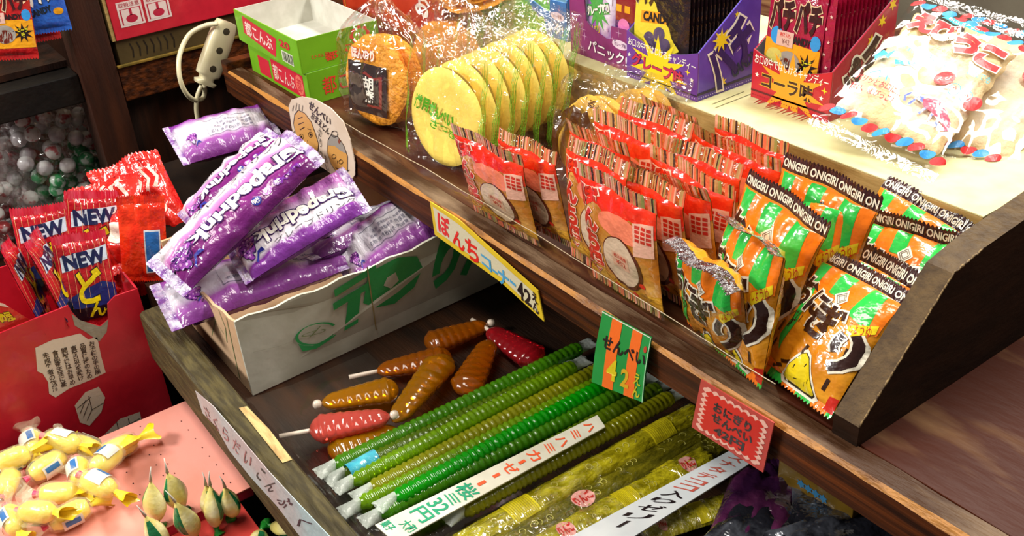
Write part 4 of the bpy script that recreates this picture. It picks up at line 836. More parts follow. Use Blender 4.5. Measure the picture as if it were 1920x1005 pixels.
GRP = gradient('grape_print', [(0, '5a1660'), (.34, '781e72'), (.56, 'a84a9e'), (.70, 'c486bc'), (.77, 'dcd2da'), (1, 'e0d6e0')]); GRPB = gradient('grape_print_back', [(0, '641f70'), (.25, '94509e'), (.40, 'd8d0dc'), (.70, 'd8d4de'), (.85, '8a3c9c'), (1, '6a2484')])
PU = gloss('6a1f8c'); PUD = gloss('36145a'); LIL = gloss('b46cc4'); NAV = gloss('2a2f8c')
def grapes(mb, D, cx, cy, k, S):
    rr = random.Random(5)
    for i, (a, b) in enumerate(((-1.6, .4), (-.8, .9), (0, 1.1), (.8, .9), (-1.2, -.3), (-.4, .1), (.4, .2), (1.2, .1), (-.7, -.9), (.1, -.7), (.8, -.6), (-.1, -1.5), (1.5, .6))):
        mb.poly(ell(cx + a * k, cy + b * k, k * .58, k * .58, 16), PUD, D, .0006 + .0001 * i, S); mb.poly(ell(cx + a * k - k * .04, cy + b * k + k * .05, k * .50, k * .50, 16), gloss('8d3fa0'), D, .0007 + .0001 * i, S); mb.poly(ell(cx + a * k - k * .16, cy + b * k + k * .2, k * .18, k * .16, 10), gloss('d49ad6'), D, .0008 + .0001 * i, S)
    for s in (-1, 1): mb.poly([(cx + k * 1.2, cy - k * 1.2), (cx + k * (1.2 + s * 1.0), cy - k * (1.9 - .7 * s)), (cx + k * (1.4 + s * 1.1), cy - k * (2.5 - .5 * s)), (cx + k * 1.3, cy - k * 1.6)], NAV, D, .0022, S)
GRPF = gradient('grape_print_low', [(0, '6a2a84'), (.16, '7a3090'), (.24, 'e4dce4'), (.50, 'd8cadc'), (.72, 'a85aa8'), (1, '5a1860')])
def grape_kit(seed, flip=False, back=False, w=.215, h=.076):
    """long packet: local x along the packet"""
    p = Pouch(h, w, .034, .012, .012, seed, wr=.0024, waist=.05, px=.5, py=.35, lump=.005); sg = -1 if flip else 1
    # swap axes so that x runs along the packet
    class Q:
        pass
    D0 = lambda x, y, off=0: (lambda q: Vector((q.y - w / 2, -q.x, q.z)))(p.P(-y, x + w / 2, off))
    mb = MB(); m = GRPB if back else GRPF if flip else GRP
    mb.grid(lambda u, v: D0((u - .5) * (w - .024), (v - .5) * h), 60, 26, m); 
    mb.grid(lambda u, v: (lambda q: Vector((q.y - w / 2, -q.x, q.z)))(p.P(-(v - .5) * h, .012 + (w - .024) * u, 0, -1)), 30, 14, m, flip=True)
    D = D0; S = .004
    if not back:
        mb.text('Grapedrink', (-.062, -.014 - .002 * flip, .098, .012 - .002 * flip), WHT, D, .0012, S, bold=.04, out=PUD, outw=.05, rot=180)
        mb.text('グレープドリンク', (-.04, -.0255, .095, -.0185) if flip else (-.04, .0215, .095, .0285), ink('3a3a44'), D, .0008, S)
        for i in range(9): mb.poly(rect(-.09 + i * .016, .029, -.0885 + i * .016, .034), ink('8a8a94'), D, .0006, S)
        grapes(mb, D, -.078, -.006, .0085, S)
        for i in range(0 if flip else 3): mb.poly(ell(.02 + .016 * i, -.024, .006, .005, 14), (NAV, LIL, PU)[i], D, .0009, S); mb.text('味', (.0165 + .016 * i, -.027, .0235 + .016 * i, -.021), WHT, D, .0012, S, bold=.03)
        if not flip: mb.text('MAX', (.052, -.030, .082, -.022), PU, D, .0009, S, bold=.04, rot=180)
    else:
        rr = random.Random(seed); q = ink('5a5a78')
        for j in range(3): mb.text('名称 清涼飲料水 内容量', (-.03 + .01 * j, -.010 + .008 * j, .06, -.005 + .008 * j), q, D, .0008, S)
        mb.poly(stroke([(-.035, -.014), (.065, -.014), (.065, .016), (-.035, .016), (-.035, -.014)], .0006), q, D, .0008, S); grapes(mb, D, -.070, -.008, .0055, S)
    s1 = MB(); cw = mat('clear_violet_end', 'cfc6da', .2, '7a4a96', 60, (1, 1, 1), .4, .6, bump=.6, bscale=100, coat=1)
    for sd in (1, -1): s1.grid(lambda u, v, sd=sd: (lambda q: Vector((q.y - w / 2, -q.x, q.z)))(p.P((v - .5) * h, w - .012 + .012 * u + (.0008 if round(v * 30) % 2 and u > .9 else 0), 0, sd)), 3, 30, cw)
    s2 = MB()
    for sd in (1, -1): s2.grid(lambda u, v, sd=sd: (lambda q: Vector((q.y - w / 2, -q.x, q.z)))(p.P((v - .5) * h, .012 * (1 - u) - (.0008 if round(v * 30) % 2 and u > .9 else 0), 0, sd)), 3, 30, cw)
    return [('pouch', mb.data('pouch')), ('end_seal', s1.data('end_seal')), ('end_seal', s2.data('end_seal'))]
GA = grape_kit(61); GB = grape_kit(62); GE = grape_kit(65, flip=True); GC = grape_kit(63, back=True); GD = grape_kit(64, back=True)
def gplace(kit, k, lab, dz=0, flip=0, off=(0, 0, 0)):
    x, y, z, ex, ey, ez, W, Hh = POSES[k]
    from mathutils import Euler
    Rm = Euler((ex, ey, ez)).to_matrix() @ Matrix.Rotation(flip, 3, 'Z')
    inst(kit, 'grape_drink_packet', lab, 'drink packet', Vector((x, y, z + dz)) + Vector(off), Rm.to_euler(), 'grape drink packets', (W / .215, Hh / .076, 1))
gplace(GA, 'G1', 'purple grape drink packet with its full name showing, on top of the carton heap')
gplace(GE, 'G2', 'purple grape drink packet lower in the heap with its white band toward the carton edge', dz=-.006, off=(-.010, 0, 0))
gplace(GC, 'G0', 'white and purple grape drink packet at the back of the heap below the cable')
gplace(GB, 'G1b', 'purple grape drink packet tucked under the upper edge of the top one', dz=-.004)
gplace(GD, 'G3', 'purple grape drink packet lying along the front wall of the carton', dz=-.024, off=(-.034, .004, 0))
gplace(GC, 'G4', 'white and purple grape drink packet crumpled at the carton end under the yellow sign', dz=-.030, off=(-.040, .030, 0))
inst(GD, 'grape_drink_packet', 'purple grape drink packet deep in the front corner of the carton', 'drink packet', (-1.02, .35, .745), (.15, -.05, 1.45), 'grape drink packets')
inst(GD, 'grape_drink_packet', 'purple grape drink packet at the bottom of the heap, toward the rail', 'drink packet', (-1.03, .49, .755), (-.1, .05, 1.65), 'grape drink packets')
# second carton hidden behind, carrying the red packets
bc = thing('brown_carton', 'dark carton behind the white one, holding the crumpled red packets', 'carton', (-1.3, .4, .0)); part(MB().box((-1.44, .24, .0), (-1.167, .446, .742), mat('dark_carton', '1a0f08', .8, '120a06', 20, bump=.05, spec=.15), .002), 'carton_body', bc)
RFO = mat('red_white_foil', 'c8130f', .28, 'cf2a20', 30, (1, 1, 1), .40, .7, bump=.6, bscale=45, coat=.8)
def red_kit(seed):
    p = Pouch(.095, .135, .030, .012, .012, seed, wr=.0045, waist=.05, lump=.014, px=.45, py=.35); mb = p.body(RFO, nu=30, nv=36); D = lambda x, y, off=0: p.P(x, y, off)
    [mb.poly(stroke([(-.034 + .012 * i, .070 + .004 * (i % 2)), (-.026 + .012 * i, .090), (-.032 + .012 * i, .108), (-.024 + .011 * i, .112)], .0045), gloss('e8b8ac'), D, .001, .004) for i in range(6)]; mb.poly(ell(.012, .045, .016, .012, 18), gloss('e8d8cc'), D, .0008, .004)
    return [('pouch', mb.data('pouch')), ('top_seal', p.seal(True, RFO, 40).data('top_seal')), ('bottom_seal', p.seal(False, RFO, 40).data('bottom_seal'))]
RK = [red_kit(71), red_kit(72)]
c = at(290, 425, X=-1.18); inst(RK[0], 'red_drink_packet', 'crumpled red packet with pale writing between the red box and the grape packets', 'drink packet', c + Vector((.0, -.05, -.045)), (.75, -.35, 1.0), 'red drink packets')
c = at(335, 365, X=-1.25); inst(RK[1], 'red_drink_packet', 'crumpled red packet behind, its torn top by the grape bunch print', 'drink packet', c + Vector((.02, -.04, -.055)), (.75, -.2, 1.4), 'red drink packets')
c = at(262, 470, X=-1.20); inst(RK[1], 'red_drink_packet', 'crumpled red packet lowest of the three, next to the blue striped packet', 'drink packet', c + Vector((.0, -.03, -.06)), (.9, -.3, .8), 'red drink packets')

# ================================================================ jelly sticks
def stick_data(m, seed, L=.345, r=.0088, pitch=.0078):
    mb = MB(); n = 190; seg = 12; rr = random.Random(seed)
    def fn(u, v):
        y = L * v; e = min(1, min(v, 1 - v) * 40) ** .5; q = r * (.74 + .26 * abs(math.sin(PI * y / pitch)) ** .6) * e; a = 2 * PI * u
        return (q * math.cos(a) * 1.1, y, q * math.sin(a) * .92)
    mb.grid(fn, seg, n, m, closed=True, flip=True); return mb.data('jelly_rod')
TIPM = mat('milky_film_end', 'd4dcd4', .25, bump=.3, bscale=90, coat=.6, alpha=.5)
def tip_data(s):
    mb = MB(); mb.grid(lambda u, v: ((.0045 + .0055 * v) * math.cos(2 * PI * u), -.020 * v + wobble((u * 4, v * 3, s), 2, .002), (.0075 * (1 - v) ** .6 + .0008) * math.sin(2 * PI * u)), 16, 8, TIPM, closed=True); return mb.data('film_end')
TIP = tip_data(1)
JG = jelly('bright_green_jelly', '18d414', .5); JL = jelly('lime_jelly', 'a8e018', .42); JY = jelly('yellow_green_jelly', 'd2d222', .42); JO = jelly('olive_jelly', '84a818', .42); JA = jelly('amber_lime_jelly', 'cccb1e', .45); JD = jelly('deep_green_jelly', '6fc81e', .42)
SD = {m: stick_data(m, i) for i, m in enumerate((JG, JL, JY, JO, JA, JD))}
def stick(lab, a, b, z, m, tipm=True):
    p, q = at(*a, Z=z), at(*b, Z=z); d = q - p; L = d.length; ang = math.atan2(-d.x, d.y)
    r = thing('jelly_stick', lab, 'jelly stick', p, (0, 0, ang), 'jelly sticks'); o = link('jelly_rod', SD[m], r); o.scale = (1, L / .345, 1)
    t = link('film_end', TIP, r); t.location = (0, .004, 0)
    t = link('film_end', TIP, r); t.location = (0, L - .004, 0); t.rotation_euler = (0, 0, PI)
Z1 = .6805
stick('green jelly stick at the outer edge of the bundle, next to the amber jelly pops', (622, 876), (1092, 650), Z1 + .002, JD)
stick('lime jelly stick second from the amber jelly pops', (655, 905), (1080, 684), Z1 + .004, JL)
stick('yellow green jelly stick third from the amber jelly pops', (690, 920), (1136, 686), Z1 + .002, JY)
stick('bright green jelly stick, the most vivid of the bundle', (735, 938), (1186, 694), Z1 + .006, JG)
stick('dark green jelly stick right beside the white price strip', (707, 966), (1210, 712), Z1, JD)
stick('lime jelly stick in the lower layer under the bright green one', (668, 948), (1150, 705), Z1 - .001, JL)
stick('yellow jelly stick just below the white price strip', (862, 962), (1262, 742), Z1 + .006, JA)
stick('olive jelly stick under the white price strip, toward the far end', (760, 985), (1240, 724), Z1 - .001, JO)
stick('blue ended green jelly stick lying under the outer bundle', (640, 890), (1060, 690), Z1 - .002, JO)
# blue film band on one of them
bb_ = MB(); p = at(652, 882, Z=Z1 + .010); q = at(705, 852, Z=Z1 + .010)
bb_.grid(lambda u, v: p.lerp(q, v) + Vector((.0095 * math.cos(PI * u), 0, .009 * math.sin(PI * u) - .004)), 12, 10, mat('blue_sleeve', '1f7f9c', .25, '49a8b8', 40, bump=.3, coat=.8)); tag(bb_.build('blue_sleeve'), 'torn blue film sleeve around the end of an outer jelly stick', 'film sleeve')
# flat clear packets of yellow jelly
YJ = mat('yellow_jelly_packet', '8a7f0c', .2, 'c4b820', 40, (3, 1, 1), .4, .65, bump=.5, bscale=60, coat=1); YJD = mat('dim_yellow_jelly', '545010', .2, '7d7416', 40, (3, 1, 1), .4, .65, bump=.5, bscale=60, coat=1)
YB = gloss('d8c81c'); YBD = ink('a89a18'); PKB = gloss('e8a8a0')
def jelly_packet(seed, m, L=.36, w=.030, bands=(), blobs=()):
    p = Pouch(w, L, .012, .010, .010, seed, wr=.0009, waist=.03, px=.5, py=.15); mb = p.body(m, nu=16, nv=90); D = lambda x, y, off=0: p.P(x, y, off); rr = random.Random(seed)
    for i in range(24):
        y = rr.uniform(.03, L - .03); x = rr.uniform(-.010, .010); mb.poly(stroke(ell(x, y, .0035, .0035, 10)[:rr.randint(6, 10)], .0009), gloss('c8c060'), D, .0005)
    for b in bands:
        mb.poly(rect(-.0140, b, .0140, b + .034), YB, D, .0006, .004)
        for i in range(12): mb.poly(rect(-.0130, b + .002 + i * .0026, .0130, b + .0028 + i * .0026), YBD, D, .0009, .004)
    for b in blobs:
        mb.poly(ell(0, b, .011, .014, 18), PKB, D, .0006, .004); mb.text('りんご', (-.012, b - .006, .012, b + .006), REDG, D, .001, .004, bold=.05, rot=90)
    f = MB(); F_ = film('packet_film', base=.06, edge=.3, bscale=35)
    f.grid(lambda u, v: p.P((u - .5) * w * 1.12, L * v, .0014 + .001 * math.sin(v * 60)), 10, 60, F_)
    return [('pouch', mb.data('pouch')), ('clear_sleeve', f.data('clear_sleeve')), ('end_seal', p.seal(True, F_, 20).data('end_seal')), ('end_seal', p.seal(False, F_, 20).data('end_seal'))]
def jp(kit, lab, a, b, z):
    p, q = at(*a, Z=z), at(*b, Z=z); d = q - p
    inst(kit, 'jelly_packet', lab, 'jelly packet', p, (0, 0, math.atan2(-d.x, d.y)), 'flat packets of yellow jelly', (1, d.length / .36, 1))
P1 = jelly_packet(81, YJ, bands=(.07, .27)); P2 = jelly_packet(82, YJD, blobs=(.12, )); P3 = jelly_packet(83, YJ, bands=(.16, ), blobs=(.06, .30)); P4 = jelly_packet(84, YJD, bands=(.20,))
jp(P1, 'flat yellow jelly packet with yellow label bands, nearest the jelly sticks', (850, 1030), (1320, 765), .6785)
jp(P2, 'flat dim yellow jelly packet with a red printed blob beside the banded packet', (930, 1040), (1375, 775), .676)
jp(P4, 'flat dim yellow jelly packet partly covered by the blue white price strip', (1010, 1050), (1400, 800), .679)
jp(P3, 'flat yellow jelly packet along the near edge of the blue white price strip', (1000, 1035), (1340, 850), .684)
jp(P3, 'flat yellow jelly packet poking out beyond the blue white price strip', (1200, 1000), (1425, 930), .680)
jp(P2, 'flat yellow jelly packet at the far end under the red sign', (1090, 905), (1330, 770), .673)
# price strips
def strip(name, lab, bl, br, tr_, tl, z, m, deco):
    c = [at(*q, Z=z) for q in (bl, br, tr_, tl)]; mp = quad_map(*c); L_ = (c[1] - c[0]).length; W_ = (c[3] - c[0]).length; mb = MB().slab(rect(0, 0, 1, 1), .0012, m, mp); mm = lambda x, y, off=0: mp(x / L_, y / W_, off)
    def V(s, x0, x1, m_, y0=.16, y1=.84):                                     # letters stand up toward the far end of the strip
        cx, cy, a, b = (x0 + x1) / 2 * L_, (y0 + y1) / 2 * W_, (y1 - y0) * W_ / 2, (x1 - x0) * L_ / 2
        mb.text(s, (cx - a, cy - b, cx + a, cy + b), m_, mm, .0004, bold=.02, rot=-90)
    deco(V); tag(mb.build(name), lab, 'price strip')
WS = mat('white_strip_card', 'd2cfbe', .35, 'c6c2b0', 30, bump=.03, coat=.4); BS = mat('cool_white_strip', 'd8dde0', .35, 'ced4d9', 30, bump=.03, coat=.4)
TGR = ink('168a62'); ORI = ink('e0552a')
def d1(V):
    for q in (('円', .125, .185, TGR), ('32', .195, .255, TGR), ('ミ', .265, .305, TGR), ('桜', .315, .385, TGR, .1, .9), ('I', .40, .435, ORI, .42, .58), ('I', .47, .50, ORI, .42, .58), ('ゼ', .525, .575, ORI), ('I', .59, .62, ORI, .42, .58), ('カ', .64, .69, ORI), ('ミ', .72, .755, ORI), ('ハ', .78, .82, ORI), ('ミ', .85, .885, ORI), ('ハ', .92, .955, ORI), ('菓子', .012, .05, TGR, .5, .95), ('大和', .06, .105, TGR, .08, .6)): V(*q)
# letters run along the strip: the strip's own x axis goes from the near to the far end
strip('price_strip', 'white handwritten price strip lying along the green jelly sticks', (742, 1018), (1135, 800), (1120, 778), (703, 984), .700, WS, d1)
def d2(V):
    BR2 = ink('c0584a')
    for q in (('ス', .955, .995, BR2), ('ナ', .89, .935, BR2), ('タ', .82, .87, BR2), ('デ', .75, .80, BR2), ('コ', .69, .73, BR2), ('コ', .62, .67, BR2), ('入', .54, .60, BLK), ('り', .475, .52, BLK), ('ゼ', .39, .45, BLK), ('リ', .31, .36, BLK), ('I', .22, .285, BLK, .46, .54), ('え', .06, .12, TGR), ('ん', .0, .05, TGR)): V(*(q if len(q) > 4 else (*q, .22, .78)))
strip('price_strip', 'blue white handwritten price strip lying across the yellow jelly packets', (1150, 1030), (1407, 868), (1368, 845), (1025, 1030), .703, BS, d2)

# ================================================================ jelly pops
PM = {'amber': jelly('amber_jelly', 'eba00c', .36), 'orange': jelly('orange_jelly', 'dd7a0c', .36), 'pink': jelly('pink_jelly', 'f4685a', .55), 'red': jelly('red_jelly', 'c4202c', .45)}
def pop_data(m, L=.088):
    mb = MB()
    def fn(u, v):
        y = L * v; b = (math.sin(PI * min(1, v * .62 + .08)) if v < .9 else math.sin(PI * .638)) ; e = min(1, v * 9) ** .5 * min(1, (1 - v) * 7) ** .5
        q = .0185 * (.45 + .62 * v ** .6) * e * (1 + .07 * abs(math.sin(PI * y / .0098)) - .03); a = 2 * PI * u; return (q * math.cos(a) * (1 + .03 * math.sin(5 * a)), y, q * math.sin(a) * .62)
    mb.grid(fn, 28, 70, m, closed=True, flip=True); return mb.data('jelly_body')
PD = {k: pop_data(m) for k, m in PM.items()}
stm = mat('milky_stick', 'c8b8a8', .35, bump=.05, coat=.3); kn = MB().lathe([(0, -.0052), (.004, -.0036), (.0052, 0), (.004, .0036), (0, .0052)], stm, 14).data('end_knob'); sk = MB().tube([(0, .01, 0), (0, -.030, 0)], .0026, stm, 8).data('stick')
def pop(lab, a, b, col, z=.6815, knob=None, stick_=None, wd=1):
    p, q = at(*a, Z=z), at(*b, Z=z); d = q - p; r = thing('jelly_pop', lab, 'jelly pop', p, (0, 0, math.atan2(-d.x, d.y)), 'jelly pops'); o = link('jelly_body', PD[col], r); o.scale = (wd, d.length / .088, 1)
    if knob is not None: k = link('end_knob', kn, r); k.location = (0, -.004 if knob == 0 else d.length + .004, 0)
    if stick_ is not None: k = link('stick', sk, r); k.location = (0, 0 if stick_ == 0 else d.length, 0); k.rotation_euler = (0, 0, 0 if stick_ == 0 else PI)
pop('pink jelly pop with a pale stick lying nearest the tray edge', (732, 780), (580, 808), 'pink', .694, knob=0, stick_=1, wd=1.0)
pop('amber jelly pop with a white knob right behind the pink one', (602, 757), (748, 728), 'amber', .684, knob=0)
pop('orange jelly pop further back with a thin stick end', (705, 697), (848, 668), 'orange', .684, stick_=0)
pop('amber jelly pop slanting across between the pink and the far pops', (738, 792), (838, 668), 'amber', .690)
pop('dark orange jelly pop at the far side near the tray corner', (915, 608), (797, 648), 'orange', .682, knob=0)
pop('dark orange jelly pop lying crosswise beside the red one', (920, 638), (868, 738), 'orange', .684)
pop('red jelly pop farthest back beside the green sticks', (915, 618), (1012, 678), 'red', .684, stick_=0)
pop('amber jelly pop half under the pink one', (748, 806), (615, 850), 'amber', .6785)

# ================================================================ dark packets at the right end of the tray
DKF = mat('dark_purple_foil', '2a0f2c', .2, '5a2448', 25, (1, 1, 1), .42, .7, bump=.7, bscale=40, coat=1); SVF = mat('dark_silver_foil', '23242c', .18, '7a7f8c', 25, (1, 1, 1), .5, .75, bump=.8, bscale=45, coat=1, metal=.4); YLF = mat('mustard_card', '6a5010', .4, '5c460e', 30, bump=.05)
def dark_kit(m, seed, txt=None):
    p = Pouch(.085, .120, .022, .010, .010, seed, wr=.003, lump=.006); mb = p.body(m, nu=24, nv=30); D = lambda x, y, off=0: p.P(x, y, off)
    if txt: mb.text(txt, (-.03, .05, .03, .085), gloss('8a5a6a'), D, .001, .005, bold=.04)
    return [('pouch', mb.data('pouch')), ('top_seal', p.seal(True, m, 40).data('top_seal')), ('bottom_seal', p.seal(False, m, 40).data('bottom_seal'))]
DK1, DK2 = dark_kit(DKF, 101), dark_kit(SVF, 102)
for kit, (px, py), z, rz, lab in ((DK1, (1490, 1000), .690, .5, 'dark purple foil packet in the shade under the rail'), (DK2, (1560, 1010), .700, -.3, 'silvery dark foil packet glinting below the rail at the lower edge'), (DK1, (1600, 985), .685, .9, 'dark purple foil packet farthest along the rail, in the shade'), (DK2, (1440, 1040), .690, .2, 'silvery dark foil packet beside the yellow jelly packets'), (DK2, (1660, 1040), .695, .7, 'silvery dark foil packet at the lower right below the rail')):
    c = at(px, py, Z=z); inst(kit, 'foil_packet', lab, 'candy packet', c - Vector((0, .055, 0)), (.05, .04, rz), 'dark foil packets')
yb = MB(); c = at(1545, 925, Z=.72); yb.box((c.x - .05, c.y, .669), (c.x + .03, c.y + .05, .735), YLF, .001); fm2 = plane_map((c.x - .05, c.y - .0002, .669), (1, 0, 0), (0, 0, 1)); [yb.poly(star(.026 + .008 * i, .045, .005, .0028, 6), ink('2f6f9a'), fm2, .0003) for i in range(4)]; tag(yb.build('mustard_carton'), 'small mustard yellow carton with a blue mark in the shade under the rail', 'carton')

# ================================================================ red box at the left with packets
bx = thing('red_display_box', 'big red box with a torn front edge holding red packets, at the left', 'display box', (-1.2, .1, .52))
RX = -1.120; fmr = plane_map((RX, -.16, .52), (0, 1, 0), (0, 0, 1)); mb = MB(); W_ = .376
def fz(px, py): q = at(px, py, X=RX); return (q.y + .16, q.z - .52)
top = [fz(258, 541), fz(215, 556), fz(202, 570), fz(203, 600), fz(188, 612), fz(150, 602), fz(136, 586), fz(128, 573), fz(60, 600), fz(0, 625)]
ol = [(0, 0), (W_, 0), (W_, top[0][1])] + top[1:] + [(0, top[-1][1] - .02)]
mb.slab(ol, .0022, RED, fmr); TORN = mat('torn_grey_card', '9a9484', .8, '8a8474', 40, bump=.2)
mb.poly([fz(*q) for q in ((134, 588), (150, 600), (188, 612), (203, 598), (200, 622), (186, 640), (160, 622), (140, 610))], TORN, fmr, .0004)
lab = [fz(*q) for q in ((66, 652), (98, 637), (150, 625), (165, 636), (182, 632), (190, 670), (198, 698), (170, 712), (130, 728), (104, 745), (92, 738), (90, 716), (80, 700), (70, 696))]
LBL = ink('cfc3b4'); mb.poly(lab, LBL, fmr, .0004)
tq = [fz(94, 742), fz(196, 703), fz(182, 634), fz(70, 660)]; qm = lambda x, y, off=0: fmr(*[tq[0][i] * (1 - x) * (1 - y) + tq[1][i] * x * (1 - y) + tq[2][i] * x * y + tq[3][i] * (1 - x) * y for i in (0, 1)], off)
rows = ['未成年者の飲酒', '食品衛生法に基', '開封後はお早め', '直射日光を避け', '品質保持のため', 'お子様の手の届']
for i, s in enumerate(rows): mb.text('\n'.join(s), (.06 + .155 * i, .06 + .03 * (i % 2), .17 + .155 * i, .96), ink('3a2c28'), qm, .0007, bold=.02)
for pts, lines in ((((140, 760), (160, 735), (185, 725), (197, 745), (190, 772), (168, 798), (150, 792)), [((166, 742), (172, 768)), ((172, 768), (194, 755)), ((150, 775), (160, 750)), ((156, 782), (166, 756)), ((145, 765), (170, 744)), ((163, 788), (172, 768))]), (((195, 815), (225, 785), (262, 772), (266, 792), (240, 802), (205, 822)), [((218, 790), (222, 806)), ((222, 806), (262, 784)), ((240, 784), (243, 796))])):
    mb.poly([fz(*q) for q in pts], LBL, fmr, .0004)
    for a, b in lines: mb.poly(stroke([fz(*a), fz(*b)], .0009), ink('4a3a34'), fmr, .0007)
part(mb, 'front_panel', bx)
part(MB().box((RX - .17, -.16, .52), (RX - .0025, .214, .523), RED), 'base_panel', bx); part(MB().box((RX - .17, .2135, .5232), (RX - .0025, .216, .735), RED, 0), 'side_panel', bx); part(MB().box((RX - .1725, -.16, .5232), (RX - .1702, .213, .735), RED, 0), 'back_panel', bx); part(MB().box((RX - .17, -.1625, .5232), (RX - .0025, -.16, .70), RED, 0), 'side_panel', bx)
sb_ = MB().box((-1.35, -.25, .30), (-1.075, .2135, .5195), mat('dark_crate', '1c120b', .6, '251810', 15, bump=.1), .002); cr_ = thing('wooden_crate', 'dark crate under the big red box', 'crate', (-1.2, 0, .3)); part(sb_, 'crate_body', cr_)
DOF_ = mat('red_dark_foil', 'a3121c', .22, 'bb1626', 40, bump=.45, bscale=60, coat=1); DOB = gloss('1a2a6a'); DOY = gloss('d8c010'); DON = gloss('101018')
def do_kit(seed):
    w, h = .062, .110; p = Pouch(w, h, .012, .010, .006, seed, wr=.0013, waist=.02, px=.5, py=.3); mb = p.body(DOF_, nu=22, nv=34); D = lambda x, y, off=0: p.P(x, y, off); X = lambda a: a * w / 2; Y = lambda b: b * h; S = .004
    for i in range(9): mb.poly(stroke([(X(-.9 + .225 * i), Y(.92)), (X(-.95 + .23 * i), Y(.10))], .0004), gloss('e0a870'), D, .0004, S)
    mb.poly([(X(-1), Y(.06)), (X(1), Y(.06)), (X(1), Y(.40)), (X(.5), Y(.46)), (X(-.3), Y(.40)), (X(-1), Y(.30))], DOB, D, .0003, S); mb.poly([(X(-1), Y(.06)), (X(1), Y(.06)), (X(1), Y(.18)), (X(-1), Y(.22))], DON, D, .0005, S)
    mb.poly([(X(-.86), Y(.62)), (X(.86), Y(.68)), (X(.90), Y(.84)), (X(-.84), Y(.78))], gloss('c8d4e4'), D, .0005, S); mb.text('NEW', (X(-.76), Y(.64), X(.80), Y(.81)), gloss('14204a'), D, .0008, S, bold=.05, rot=3)
    mb.text('ど', (X(-.45), Y(.24), X(.50), Y(.62)), DOY, D, .0008, S, bold=.03, out=DON, outw=.025); mb.text('ん', (X(-.15), Y(.08), X(.5), Y(.25)), DOY, D, .0008, S, bold=.03, out=DON, outw=.025)
    sm = p.seal(True, mat('red_shiny_seal', 'c41830', .16, 'e05a70', 60, (1, .3, 1), .45, .75, bump=.3, coat=1), 40); return [('pouch', mb.data('pouch')), ('crimped_seal', sm.data('crimped_seal')), ('bottom_seal', p.seal(False, DOF_, 40).data('bottom_seal'))]
DO = [do_kit(111), do_kit(112)]
def dopl(kit, lab, px, py, X, rot, s=1):
    c = at(px, py, X=X); from mathutils import Euler
    h = Euler(rot).to_matrix() @ Vector((0, .11 * s, 0)); inst(kit, 'candy_packet', lab, 'candy packet', c - h, rot, 'red candy packets with yellow lettering', (s, s, s))
dopl(DO[0], 'red NEW candy packet with big yellow letter at the front of the red box', 146, 437, -1.168, (1.36, .16, 1.62), 1.02)
dopl(DO[1], 'red NEW candy packet behind the front one, its upper edge near the glass bag', 70, 385, -1.205, (1.30, .12, 1.45), .98)
dopl(DO[0], 'red NEW candy packet rearmost in the box, below the green wrapped sweets', 172, 357, -1.235, (1.30, .25, 1.50), 1.05)
dopl(DO[1], 'red NEW candy packet seen edge on, at the left of the front one', 58, 440, -1.165, (1.40, .12, 2.75), 1)
dopl(DO[0], 'red NEW candy packet seen edge on, outermost at the left frame edge', 8, 455, -1.165, (1.40, .10, 2.80), 1)
def blue_do():
    w, h = .055, .110; p = Pouch(w, h, .014, .010, .006, 115, wr=.0015, waist=.02); m = mat('orange_red_foil', 'd8240c', .22, 'ea3a14', 40, bump=.5, bscale=60, coat=1); mb = p.body(m, nu=20, nv=30); D = lambda x, y, off=0: p.P(x, y, off)
    mb.poly(rect(.002, .012, .021, .068), gloss('d8dce4'), D, .0004, .004); mb.poly(rect(.0035, .014, .0195, .066), gloss('2a6cb8'), D, .0006, .004)
    return [('pouch', mb.data('pouch')), ('crimped_seal', p.seal(True, m, 40).data('crimped_seal')), ('bottom_seal', p.seal(False, m, 40).data('bottom_seal'))]
c = at(222, 393, X=-1.150); inst(blue_do(), 'candy_packet', 'orange red packet with a blue panel at the corner of the red box', 'candy packet', c - Vector((.012, -.010, .108)), (1.42, .16, 1.15), 'red candy packets with yellow lettering')
cdm = MB(); q = [at(*p_, X=RX - .006) for p_ in ((-30, 640), (62, 604), (0, 565), (-30, 560))]; mp = quad_map(q[0], q[1], q[1].lerp(q[2], .9), q[3]); 
p_ = Pouch(.09, .06, .006, .004, .004, 119); 
cdm.slab(rect(0, 0, 1, 1), .001, gloss('c42a24'), mp); cdm.text('の豆', (.42, .30, .80, .62), DOY, mp, .0005, bold=.08, out=DON, outw=.04); cdm.poly([(0, .9), (1, .8), (1, 1), (0, 1)], gloss('e0c8c0'), mp, .0004); tag(cdm.build('price_card'), 'red card with yellow lettering tucked inside the red box at the left frame edge', 'card')

# ================================================================ pink boxes with small candies
PINK = mat('salmon_pink_card', 'e79a8c', .5, 'e2917f', 12, bump=.04, coat=.1); COR = mat('coral_card', 'd8463e', .45, 'cf3f3a', 12, bump=.04, coat=.2); COD = mat('dark_red_card', 'a01838', .45, bump=.04)
pb = thing('pink_box', 'flat pink punched board box in front of the tray with small candies on it', 'box', (-.95, .1, .56))
PX0, PX1, PY0, PY1, PZ = -1.058, -.862, -.14, .2235, .600
mb = MB().box((PX0, PY0, PZ - .0015), (PX1, PY1, PZ), PINK, .0006); pm = lambda x, y, off=0: Vector((x, y, PZ + off))
HO = ink('4a2424')
for (a, b, n) in (((340, 790), (432, 905), 8), ((263, 800), (340, 905), 7), ((280, 853), (345, 950), 6), ((225, 865), (300, 990), 7)):
    for i in range(n):
        q = at(a[0] + (b[0] - a[0]) * i / (n - 1), a[1] + (b[1] - a[1]) * i / (n - 1), Z=PZ); mb.poly(ell(q.x, q.y, .0011, .0008, 8), HO, pm, .0003)
